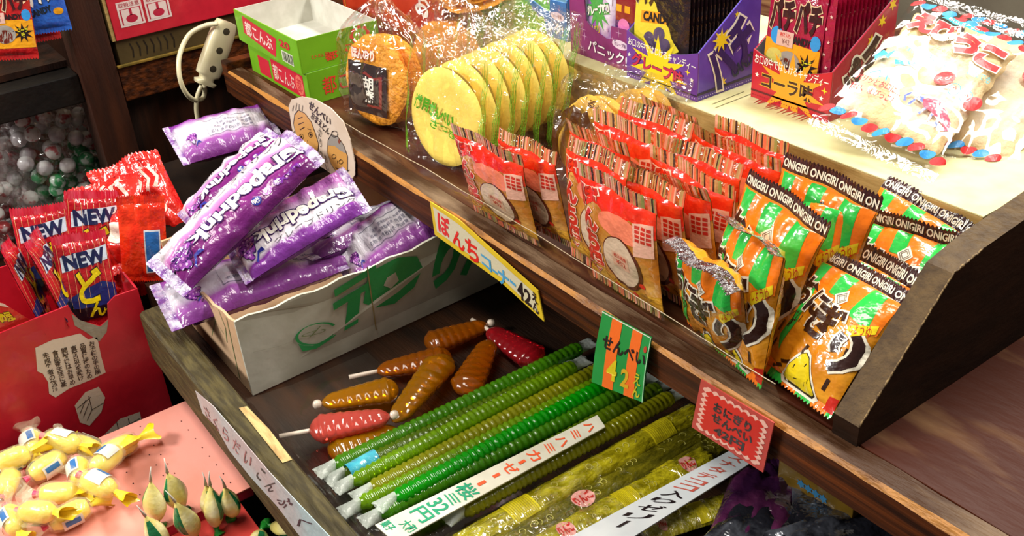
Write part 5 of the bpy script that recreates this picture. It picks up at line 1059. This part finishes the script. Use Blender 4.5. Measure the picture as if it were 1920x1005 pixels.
part(mb, 'punched_board', pb); part(MB().box((PX0 + .001, PY0, PZ - .0140), (PX1 - .001, PY1 - .001, PZ - .0017), COD, .001), 'box_body', pb)
cb = thing('coral_box', 'coral red box lower down beside the pink one', 'box', (-.83, .1, .52)); part(MB().box((PX0 + .05, PY0, .50), (-.806, .206, .5855), COR, .001), 'box_body', cb)
tb = thing('low_table', 'dark low table carrying the boxes in front of the stand', 'table', (-.9, 0, .0)); part(MB().box((-1.07, -.4, .46), (-.4, .2, .4995), W_DARK, .002), 'table_top', tb)
for x in (-1.04, -.45):
    for y in (-.36, .15): part(MB().box((x, y, 0), (x + .03, y + .03, .4597), W_DARK), 'leg', tb)
kt = MB().box((-.79, .10, .5002), (-.62, .197, .545), KRAFTS, .001); fm3 = plane_map((-.79, .0998, .5002), (1, 0, 0), (0, 0, 1)); km = lambda x, y, off=0: Vector((x, y, .545 + off)); kt.text('えび', (-.785, .16, -.74, .185), BLK, km, .0004, bold=.05); tag(kt.build('kraft_carton'), 'kraft carton with black lettering in the gap below the tray', 'carton')
# twisted yellow candies
YCD = mat('yellow_hard_candy', 'f4d418', .35, 'f8e250', 40, bump=.15, coat=.6); WB = mat('label_white', 'd8d4c8', .4, bump=.1); LBB = ink('2c6aa8'); TWF = mat('cloudy_clear_wrapper', 'f4ecc8', .15, bump=.8, bscale=70, coat=.8, alpha=.20); PKT = mat('pink_tip', 'd8456a', .4, bump=.1)
def candy_kit(seed):
    b = MB(); b.lathe([(.0001, -.016), (.006, -.0145), (.0085, -.009), (.009, 0), (.0085, .009), (.006, .0145), (.0001, .016)], YCD, 18)
    f = MB()
    def fn(u, v, s):
        a = 2 * PI * u; q = .0102 * max(0, 1 - abs(v * 2 - 1) ** 4) ** .5; z = (v - .5) * .038; return (q * math.cos(a) * (1 + .08 * math.sin(7 * a + v * 9)), q * math.sin(a), z)
    f.grid(lambda u, v: fn(u, v, 0), 20, 14, TWF, closed=True)
    lb_ = MB(); lb_.grid(lambda u, v: (.0106 * math.cos(1.2 + 1.7 * u), .0106 * math.sin(1.2 + 1.7 * u), -.008 + .016 * v), 10, 4, WB); lb_.grid(lambda u, v: (.0108 * math.cos(1.35 + .45 * u), .0108 * math.sin(1.35 + .45 * u), -.006 + .012 * v), 6, 3, LBB)
    tw = []
    for s in (1, -1):
        t = MB(); ph = seed + s
        t.grid(lambda u, v: ((.0022 + .0095 * v ** 1.3) * math.cos(2 * PI * u) , (.0016 + .003 * v) * math.sin(2 * PI * u) + .0012 * math.sin(u * 19 + ph), s * (.0165 + .016 * v + .0018 * math.sin(u * 25 + ph) * v)), 24, 8, (TWF, YCD)[s > 0], closed=True); t.grid(lambda u, v: ((.0024 + .001 * v) * math.cos(2 * PI * u), (.0024 + .001 * v) * math.sin(2 * PI * u), s * (.0165 + .005 * v)), 12, 3, PKT, closed=True) if s < 0 else None
        tw.append(('twisted_end', t.data('twisted_end')))
    return [('candy_body', b.data('candy_body')), ('clear_wrapper', f.data('clear_wrapper')), ('paper_label', lb_.data('paper_label'))] + tw
CK = [candy_kit(1), candy_kit(2)]
YL = [((62, 832), .3, 'yellow twist wrapped candy at the top of the pink board heap, by the red box'), ((118, 828), 1.2, 'yellow twist wrapped candy with its tail against the red box'), ((160, 838), .7, 'yellow twist wrapped candy at the red box end of the heap'), ((222, 840), 2.0, 'yellow twist wrapped candy pointing out toward the bare pink board'), ((20, 862), 1.6, 'yellow twist wrapped candy at the left edge, upper one'), ((90, 872), 2.4, 'yellow twist wrapped candy in the middle of the heap'), ((150, 885), .2, 'yellow twist wrapped candy with a blue label strip in the heap'), ((185, 908), 1.0, 'yellow twist wrapped candy leaning at the heap front'), ((14, 905), 2.8, 'yellow twist wrapped candy at the left edge with blue label'), ((112, 925), 1.3, 'yellow twist wrapped candy low in the heap beside the blue label'), ((70, 960), .9, 'yellow twist wrapped candy near the lower frame edge'), ((130, 965), 2.2, 'yellow twist wrapped candy nearest the white green cones'), ((25, 975), .4, 'yellow twist wrapped candy in the lower left corner'), ((200, 862), 2.7, 'yellow twist wrapped candy second from the bare pink board')]
for i, ((px, py), rz, lab) in enumerate(YL):
    z = PZ + .0155 + .013 * (i % 3 == 1) ; c = at(px, py, Z=z); inst(CK[i % 2], 'wrapped_candy', lab, 'wrapped candy', c, (PI / 2 + .25 * math.sin(i * 2.1), .0 + i, rz + 1.2), 'yellow twist wrapped candies', (1.32,) * 3)
# white and green cone shaped sweets
CW_ = mat('pale_yellow_sweet', 'e2d27a', .35, 'f0e8c0', 30, (1, 1, 1), .45, .6, bump=.2, coat=.7); CG_ = mat('green_wrapper_side', '1f6a40', .3, '2a8a54', 60, bump=.3, coat=.7); 
def cone_kit(seed):
    b = MB()
    def fn(u, v):
        a = 2 * PI * u; q = .0125 * math.sin(PI * min(1, .12 + v * .88)) ** .9 * (1 - v) ** .35 if v < 1 else 0; return (q * math.cos(a) * (1 + .06 * math.sin(4 * a)), q * math.sin(a) * .85, .050 * v)
    b.grid(fn, 24, 26, None or CW_, closed=True, mfn=lambda i, j: CG_ if (i in (2, 3, 4, 5) or (i in (13, 14) and j > 8)) and 4 < j < 22 else CW_)
    t = MB(); t.tube([(0, 0, .048), (.001, 0, .058), (.002, .001, .066)], [.0016, .0007, .0003], WB, 8); s = MB(); s.tube([(0, 0, .004), (0, 0, -.008), (.003, .002, -.012)], [.004, .0022, .006], mat('green_twist', '2aa038', .3, bump=.3, coat=.6), 12)
    return [('sweet_body', b.data('sweet_body')), ('pointed_tip', t.data('pointed_tip')), ('twisted_end', s.data('twisted_end'))]
CN = [cone_kit(1), cone_kit(2)]
CLB = [((298, 985), .1, 'white and green pointed sweet at the left of the coral box group'), ((343, 962), -.1, 'white and green pointed sweet second in the group, tall thin tip'), ((388, 952), -.25, 'white and green pointed sweet farthest back in the group'), ((440, 975), -.35, 'white and green pointed sweet nearest the tray, dark green side'), ((368, 1015), .3, 'white and green pointed sweet in front of the tall thin tip'), ((312, 1040), .2, 'white and green pointed sweet at the lower frame edge'), ((408, 995), -.2, 'white and green pointed sweet in the middle of the group')]
for i, ((px, py), tl_, lab) in enumerate(CLB):
    c = at(px, py, Z=.601); zb = .601
    if c.x > -.864: c = at(px, py, Z=.587); zb = .5865; c.x = max(c.x, -.853)
    inst(CN[i % 2], 'pointed_sweet', lab, 'wrapped candy', Vector((c.x, c.y, zb + .010)), (.10 * (i % 3 - 1), tl_ * .6, i * .9 + .6), 'white and green pointed sweets', (1.15, 1.15, 1.0))
for i, (px, py, lab) in enumerate(((500, 1000, 'pale yellow wrapped sweet at the lower edge beside the tray'), (540, 1008, 'pale yellow wrapped sweet at the lower edge nearest the paper sign'))):
    c = at(px, py, Z=.595); c.x = min(c.x, -.815); inst(CN[i], 'pointed_sweet', lab, 'wrapped candy', Vector((c.x, c.y, .5775)), (1.3, .2, 1 + i), 'pale sweets by the tray')
# paper sign on the tray board
pz = [at(*q, Y=.2032) for q in ((380, 778), (566, 1010), (625, 1010), (366, 735))]
ps_ = MB(); mpx = lambda x, y, off=0: Vector((x, .2032 - off, y)); ol = [(at(*q, Y=.2032).x, at(*q, Y=.2032).z) for q in ((380, 775), (405, 800), (430, 845), (470, 895), (520, 950), (560, 1003), (590, 1040), (650, 1040), (612, 1000), (560, 945), (500, 880), (450, 820), (400, 762), (366, 733))]
ps_.slab(ol, .0006, mat('pale_blue_paper', 'a9bcc0', .7, 'b8a8a8', 8, (1, 1, 1), .4, .6, bump=.15), mpx)
qm2 = lambda x, y, off=0: pz[0].lerp(pz[1], x).lerp(pz[3].lerp(pz[2], x), y) + Vector((0, -off, 0))
for s, x0, x1, c_ in (('さ', .06, .12, '9a6a70'), ('く', .15, .20, '9a6a70'), ('ら', .24, .30, '9a6a70'), ('だ', .34, .40, '9a6a70'), ('い', .44, .50, '8a5a60'), ('こ', .56, .60, '3a3a44'), ('ん', .64, .69, '3a3a44'), ('ぶ', .74, .80, '3a3a44'), ('く', .88, .92, '3a3a44')): ps_.text(s, (x0, .22, x1, .80), ink(c_), qm2, .0005, bold=.01)
tag(ps_.build('paper_sign'), 'torn pale blue handwritten paper strip on the front board of the lower tray', 'paper sign')

# ================================================================ signs on the rail
YS = .4965
def sg(px, py): q = at(px, py, Y=YS); return (q.x, q.z)
smp = lambda x, y, off=0: Vector((x, YS - off, y))
CRM = mat('cream_sign_card', 'd8c6b4', .55, 'd0bca8', 20, bump=.03); s1 = MB()
ol1 = [sg(*q) for q in ((541, 200), (546, 187), (565, 181), (590, 186), (620, 203), (643, 228), (656, 262), (665, 305), (665, 328), (656, 341), (635, 336), (610, 318), (580, 300), (560, 280), (547, 240))]
s1.slab(ol1, .0012, CRM, smp); SKN = ink('d09a52'); PEN = ink('201a1a'); GRY_ = ink('9a938c')
def so(pts, m, off=.0004): s1.poly([sg(*q) for q in pts], m, smp, off)
def sl(pts, wd=.0012, m=PEN, off=.0008): s1.poly(stroke([sg(*q) for q in pts], wd), m, smp, off)
f1 = [(553, 215), (560, 206), (572, 212), (584, 228), (592, 250), (598, 270), (596, 290), (590, 301), (578, 298), (565, 280), (556, 255), (551, 232)]
so(f1, SKN); sl(f1 + [f1[0]], .0011)
for a, b in (((549, 208), (551, 197)), ((555, 207), (557, 193)), ((561, 206), (562, 195)), ((567, 208), (568, 197))): sl([a, b])
for a, b in (((560, 222), (568, 219)), ((560, 233), (570, 229)), ((563, 243), (572, 238)), ((577, 241), (584, 243))): sl([a, b], .0009)
for cx, cy in ((566, 256), (583, 252)): s1.poly(stroke([sg(cx + 4 * math.cos(t), cy + 5 * math.sin(t)) for t in [k * PI / 5 for k in range(11)]], .0008), PEN, smp, .0008); so([(cx - 1.5, cy - 2), (cx + 1.5, cy - 2), (cx + 1.5, cy + 2), (cx - 1.5, cy + 2)], PEN, .0009)
sl([(577, 262), (579, 272), (574, 273)], .0009); sl([(578, 285), (585, 279), (590, 284), (586, 291)], .0011); sl([(553, 246), (549, 251), (554, 262)], .0009); sl([(595, 244), (599, 250), (597, 260)], .0009)
f2 = [(616, 262), (622, 252), (634, 256), (645, 272), (652, 292), (652, 318), (646, 329), (634, 325), (622, 308), (614, 285)]
so(f2, SKN); so([(616, 262), (622, 252), (634, 256), (645, 272), (651, 288), (640, 283), (628, 273), (616, 272)], GRY_, .0006); sl(f2 + [f2[0]], .0010)
s1.poly(stroke([sg(628 + 6 * math.cos(t), 257 - 6 + 6 * math.sin(t)) for t in [k * PI / 5 for k in range(11)]], .0010), PEN, smp, .0008); so([(636, 260), (640, 263), (638, 270), (634, 266)], ink('8a4a3a'), .0008)
for cx, cy in ((627, 293), (640, 303)): s1.poly(stroke([sg(cx + 4 * math.cos(t), cy + 4 * math.sin(t)) for t in [k * PI / 4 for k in range(9)]], .0008), PEN, smp, .0009)
sl([(633, 300), (634, 307)], .0009); sl([(630, 314), (637, 317), (643, 314)], .0010); sl([(650, 322), (656, 318)], .0008)
qs = lambda bl, br, tr_, tl: quad_map(*[smp(*sg(*q)) for q in (bl, br, tr_, tl)])
s1.text('せんべい', (0, 0, 1, 1), PEN, qs((578, 202), (620, 236), (622, 222), (582, 187)), .0008, bold=.02); s1.text('おまえどん', (0, 0, 1, 1), PEN, qs((583, 221), (617, 254), (620, 242), (586, 207)), .0008, bold=.02)
s1.text('か\nり\nっ', (0, 0, 1, 1), ink('5a5450'), qs((600, 292), (606, 296), (604, 242), (598, 238)), .0008); s1.text('お\nい', (0, 0, 1, 1), ink('4a4440'), qs((612, 318), (619, 323), (614, 292), (608, 288)), .0008)
tag(s1.build('oval_sign'), 'cream oval hand drawn sign with two faces fixed to the rail', 'sign')
YSG = mat('yellow_sign_border', 'd8b82a', .5, 'cfae22', 20, bump=.03); s2 = MB(); s2.slab([sg(*q) for q in ((806, 378), (860, 412), (1008, 545), (1020, 603), (940, 530), (815, 440))], .0012, YSG, smp)
s2.poly([sg(*q) for q in ((812, 387), (860, 420), (1000, 547), (1010, 588), (940, 520), (820, 434))], ink('cdc3a6'), smp, .0004)
for s, q, m_ in (('ぼ', ((823, 432), (845, 450), (843, 412), (820, 393)), REDI), ('ん', ((850, 455), (873, 476), (871, 444), (848, 424)), REDI), ('ち', ((876, 480), (900, 498), (896, 460), (872, 441)), REDI), ('コ', ((905, 495), (923, 511), (921, 488), (902, 474)), ink('4a9ac8')), ('ー', ((924, 507), (934, 515), (934, 511), (924, 503)), ink('4a9ac8')), ('ナ', ((936, 528), (956, 545), (954, 514), (934, 498)), ink('4a9ac8')), ('ー', ((957, 528), (968, 538), (968, 533), (957, 523)), ink('4a9ac8')), ('4', ((972, 556), (984, 566), (982, 532), (970, 521)), BLK), ('2', ((985, 566), (998, 577), (996, 549), (983, 537)), BLK), ('え\nん', ((1000, 580), (1012, 592), (1008, 553), (997, 543)), BLK)): s2.text(s, (0, 0, 1, 1), m_, qs(*q), .0008, bold=.03)
tag(s2.build('price_sign'), 'long cream price sign with a yellow border and red writing on the rail', 'price sign')
GSG = mat('green_sign_card', '1f8a3e', .5, '198036', 20, bump=.03); s3 = MB(); gq = lambda x, y: (lambda p: (p.x, p.z))(qs((1124, 708), (1221, 746), (1222, 633), (1130, 583))(x, y))
def q3(u, v, off=0):
    p = quad_map(*[smp(*sg(*q)) for q in ((1124, 708), (1221, 746), (1222, 633), (1130, 583))])(u, v); return Vector((p.x, YS - .004 * math.sin(PI * v) - .010 * (1 - v) ** 2 - off, p.z))
s3.grid(lambda u, v: q3(u, v), 24, 24, GSG); s3.grid(lambda u, v: q3(u, v, -.0008), 24, 24, GSG, flip=True)
for a, b in ((.22, .43), (.64, .83)): s3.poly(rect(a, 0, b, 1), ink('e0641c'), q3, .0004, .05)
s3.text('せんべい', (.12, .55, .97, .74), BLK, q3, .0007, .05, bold=.03, rot=0); s3.text('4', (.28, .14, .48, .46), ink('c8b414'), q3, .0007, .05, bold=.03); s3.text('2', (.56, .12, .72, .40), ink('c89a1a'), q3, .0007, .05, bold=.03); s3.text('え\nん', (.80, .04, .94, .42), ink('b8b01c'), q3, .0007, .05, bold=.02)
s3.poly([(0, .985), (1, .985), (1, 1), (0, 1)], ink('c8d4c0'), q3, .0006, .05); s3.poly([(.985, 0), (1, 0), (1, 1), (.985, 1)], ink('9ac4a0'), q3, .0006, .05); s3.poly(ell(.93, .80, .03, .05, 12), ink('a83a24'), q3, .0006, .05)
tag(s3.build('price_sign'), 'green price sign with orange stripes hanging on the rail', 'price sign')
RSG = mat('red_sign_card', 'd0281c', .5, 'c62418', 20, bump=.03); q4 = quad_map(*[smp(*sg(*q)) for q in ((1303, 797), (1437, 882), (1458, 789), (1321, 708))]); q4b = lambda x, y, off=0: q4(x, y) + Vector((0, -.004 - off, 0)); s4 = MB().slab(rect(0, 0, 1, 1), .0012, mat('dull_red_card', 'b8443c', .5, bump=.03), q4b)
def scal(k, n, amp):
    P_ = []
    for (a, b), (c_, d_) in (((k, k), (1 - k, k)), ((1 - k, k), (1 - k, 1 - k)), ((1 - k, 1 - k), (k, 1 - k)), ((k, 1 - k), (k, k))):
        for i in range(n * 4): t = i / (n * 4); s_ = amp * (abs(math.sin(PI * n * t)) - .5); dx, dy = c_ - a, d_ - b; L_ = math.hypot(dx, dy); P_.append((a + dx * t + dy / L_ * s_, b + dy * t - dx / L_ * s_))
    return P_
s4.poly(scal(.075, 8, .05), ink('e8b0a0'), q4b, .0004); s4.poly(scal(.125, 8, .05), RSG, q4b, .0006)
for s, bx_ in (('おにぎり', (.24, .58, .76, .78)), ('せんべい', (.24, .38, .80, .56)), ('42円', (.30, .16, .72, .34))): s4.text(s, bx_, BLK, q4b, .0009, bold=.04)
tag(s4.build('price_sign'), 'red price sign with a scalloped pink border near the divider end of the rail', 'price sign')

# ================================================================ power strip and cable
pw = thing('power_strip', 'beige three socket extension cord hanging at the end of the tier', 'extension cord', at(405, 95, X=-1.52))
IV = mat('ivory_plastic', 'cfc6a4', .35, 'c8be9a', 30, bump=.02, coat=.4); IVD = mat('socket_hole', '3a3428', .5, bump=.02)
A_, B_ = at(425, 40, X=-1.52), at(383, 158, X=-1.52); ax = (B_ - A_); L_ = ax.length; yv = ax.normalized(); xv = Vector((0, 1, 0)); xv = (xv - yv * xv.dot(yv)).normalized(); nv_ = xv.cross(yv); nv_ = nv_ if nv_.x > 0 else -nv_
pm_ = lambda a, b, c: A_ + yv * a + xv * b + nv_ * c
def sec(t): return .0195 * (1 - .28 * (abs(t - .5) * 2) ** 4) * (1 + (.10 if t > .93 else 0)) * (.62 if .86 < t < .93 else 1)
mb = MB(); n = 40
mb.grid(lambda u, v: pm_(L_ * v, sec(v) * math.copysign(abs(math.cos(2 * PI * u)) ** .6, math.cos(2 * PI * u)), .0115 * math.copysign(abs(math.sin(2 * PI * u)) ** .6, math.sin(2 * PI * u))), 28, n, IV, closed=True)
for t in (0, 1): mb.add([pm_(L_ * t, sec(t) * math.cos(2 * PI * k / 20), .0115 * math.sin(2 * PI * k / 20)) for k in range(20)], [tuple(range(20))], IV)
part(mb, 'strip_body', pw)
for t in (.14, .44, .73):
    mb = MB(); mb.grid(lambda u, v: pm_(L_ * t + .0055 * v * math.sin(2 * PI * u), .0055 * v * math.cos(2 * PI * u), .0118 - .0003 * v), 14, 3, IVD, closed=True); part(mb, 'socket', pw)
mb = MB(); pts = [(383, 160), (384, 172), (380, 184), (366, 188), (350, 176), (338, 150), (335, 115), (343, 85), (358, 62), (385, 48), (408, 44)]
def smooth(P_):
    P_ = [Vector(p) for p in P_]; out = []
    for i in range(len(P_) - 1):
        a, b, c_, d_ = P_[max(i - 1, 0)], P_[i], P_[i + 1], P_[min(i + 2, len(P_) - 1)]
        for k in range(6): t = k / 6; out.append(.5 * ((2 * b) + (c_ - a) * t + (2 * a - 5 * b + 4 * c_ - d_) * t * t + (3 * b - a - 3 * c_ + d_) * t ** 3))
    return out + [P_[-1]]
mb.tube(smooth([at(*q, X=-1.512 - .012 * math.sin(i)) for i, q in enumerate(pts)]), .0038, IV, 8); part(mb, 'cable', pw)
mb = MB(); mb.tube(smooth([at(*q, X=-1.515) for q in ((378, 160), (370, 180), (368, 205), (372, 235), (374, 270))]), .0036, IV, 8); part(mb, 'cable', pw)

# ================================================================ sweets behind at the left
BPK = mat('blue_foil_packet', '2456b8', .28, '2c66c8', 40, bump=.4, bscale=60, coat=.8)
def deco_bl(mb, D, w, h):
    S = .004; X = lambda a: a * w / 2; Y = lambda b: b * h
    mb.text('パチパチ', (X(-.8), Y(.36), X(.85), Y(.66)), WHT, D, .0007, S, bold=.06, out=gloss('1a2430'), outw=.05, rot=12); mb.text('CANDY', (X(-.4), Y(.24), X(.5), Y(.33)), gloss('1a2430'), D, .0007, S, bold=.06, rot=10)
    for x, y, c_ in ((-.5, .75, '5aa03c'), (.2, .82, 'e8c8a0'), (.7, .26, 'e8a01c'), (-.8, .62, '3aa0c8'), (0, .7, 'd8d8e8')): mb.poly(ell(X(x), Y(y), .007, .005, 12), gloss(c_), D, .0005, S)
BK_ = thin_kit(BPK, 97, .075, .110, .010, deco_bl); RK_ = thin_kit(mat('red_foil_packet', 'a8161e', .28, 'b8201c', 40, bump=.4, bscale=60, coat=.8), 98, .075, .110, .010, deco_pc)
c = at(85, 62, X=-1.585); inst(BK_, 'popping_candy_packet', 'blue popping candy packet hanging at the top left by the post', 'candy packet', c, (1.45, 0, 1.25), 'packets hanging by the post')
c = at(20, 112, X=-1.57); inst(RK_, 'popping_candy_packet', 'red popping candy packet at the top left corner', 'candy packet', c, (1.45, .12, 1.3), 'packets hanging by the post')
c = at(66, 80, X=-1.61); inst(RK_, 'popping_candy_packet', 'red popping candy packet peeping out under the blue one', 'candy packet', c, (1.45, 0, 1.4), 'packets hanging by the post')
def blob_bag(name, lab, c, rx, ry, rz, m, seed, cat='bag of sweets'):
    mb = MB(); 
    def fn(u, v):
        a = 2 * PI * u; b = PI * (v - .5); d = Vector((math.cos(a) * math.cos(b), math.sin(a) * math.cos(b), math.sin(b))); k = 1 + .10 * noise.noise(d * 2.2 + Vector((seed, 0, 0))) + .05 * noise.noise(d * 7 + Vector((seed, 3, 0)))
        return (c[0] + rx * d.x * k, c[1] + ry * d.y * k, c[2] + max(-rz * .98, rz * d.z * k))
    mb.grid(fn, 60, 40, m, closed=True); return tag(mb.build(name), lab, cat, None)
BAGF = film('shiny_bag_film', base=.06, edge=.4, bscale=14, bump=1.0)
shelf_z = .5205; c1 = at(128, 285, X=-1.785); c1.z = shelf_z + .140; c1.y -= .032; c2 = at(-5, 300, X=-1.80); c2.z = shelf_z + .148; c2.y -= .075
blob_bag('sweets_bag', 'clear bag of white and green striped sweets on the rack beside the post', c1, .100, .088, .138, BAGF, 1); blob_bag('sweets_bag', 'clear bag of red speckled white sweets at the left edge of the rack', c2, .11, .115, .146, BAGF, 2)
SWM = [mat('white_sweet', 'f2eeea', .35, 'c85a5e', 70, (1, 1, 1), .52, .62, bump=.15, coat=.6), mat('green_sweet', '3aa060', .35, 'd8e8dc', 70, (1, 1, 1), .5, .6, bump=.15, coat=.6), mat('pale_sweet', 'f6f3f1', .3, 'd4ccd0', 40, bump=.1, coat=.6), mat('red_sweet', 'b0383c', .35, 'e8d8d8', 60, (1, 1, 1), .5, .62, bump=.15, coat=.6)]
SWD = []
for m in SWM:
    mb = MB(); mb.lathe([(.0001, -.0125), (.0075, -.010), (.0125, -.003), (.0125, .003), (.0075, .010), (.0001, .0125)], m, 14); mb.grid(lambda u, v: ((.003 + .009 * v) * math.cos(2 * PI * u), (.002 + .004 * v) * math.sin(2 * PI * u), .011 + .011 * v), 12, 3, BAGF, closed=True); SWD.append(mb.data('wrapped_sweet'))
rg = random.Random(8); SWL = ['white wrapped sweet with red flecks inside the clear rack bags', 'green and white wrapped sweet inside the clear rack bag by the post', 'plain white wrapped sweet inside the clear rack bags', 'red wrapped sweet inside the clear bag at the left edge']
def fill(c, rx, ry, rz, n, pick):
    k = 0; pts = []; tries = 0
    while k < n and tries < 9000:
        tries += 1; d = Vector((rg.uniform(-1, 1), rg.uniform(-1, 1), rg.uniform(-1, 1)))
        if d.length > .93: continue
        p = c + Vector((d.x * rx, d.y * ry, d.z * rz))
        if p.z < shelf_z + .014 or any((p - q).length < .027 for q in pts): continue
        if d.length < .55 or d.x < -.5: continue
        pts.append(p); t = pick(d); o = link('wrapped_sweet', SWD[t]); tag(o, SWL[t], 'wrapped candy', 'sweets in the rack bags'); o.location = p; o.rotation_euler = (rg.uniform(0, 6), rg.uniform(0, 6), rg.uniform(0, 6)); o.scale = (1.05,) * 3; k += 1
fill(c1, .100, .088, .138, 110, lambda d: 1 if d.z < .1 and d.y > -.6 and rg.random() < .65 else rg.choice((0, 2, 2))); fill(c2, .11, .115, .146, 110, lambda d: rg.choice((0, 0, 2, 3)) if d.z > -.2 else rg.choice((3, 0)))
c3 = Vector((-1.79, .215, .8585 + .052)); YSW = mat('pale_green_sweets', 'b8bc78', .4, 'd8d8b8', 40, (1, 1, 1), .4, .6, bump=.2, coat=.4); blob_bag('sweets_bag', 'clear bag of pale green sweets on the upper shelf under the blue packet', c3, .10, .125, .05, BAGF, 4)
msw = MB().lathe([(.0001, -.012), (.012, -.007), (.016, 0), (.012, .007), (.0001, .012)], YSW, 14).data('soft_sweet'); mor = MB().lathe([(.0001, -.012), (.012, -.007), (.016, 0), (.012, .007), (.0001, .012)], mat('amber_sweet', '8a5a1c', .4, bump=.1, coat=.4), 14).data('soft_sweet')
for i in range(14):
    o = link('soft_sweet', (msw, mor)[i % 4 == 3]); o.location = (c3.x - .06 + .030 * (i % 5) , c3.y - .085 + .040 * (i // 3) + .006 * (i % 2), .872 + .022 * (i % 2)); o.rotation_euler = (rg.uniform(-.5, .5), rg.uniform(-.5, .5), i); tag(o, ('pale green soft sweet in the bag on the upper rack shelf', 'amber soft sweet in the bag on the upper rack shelf')[i % 4 == 3], 'sweet', 'sweets on the upper rack shelf')
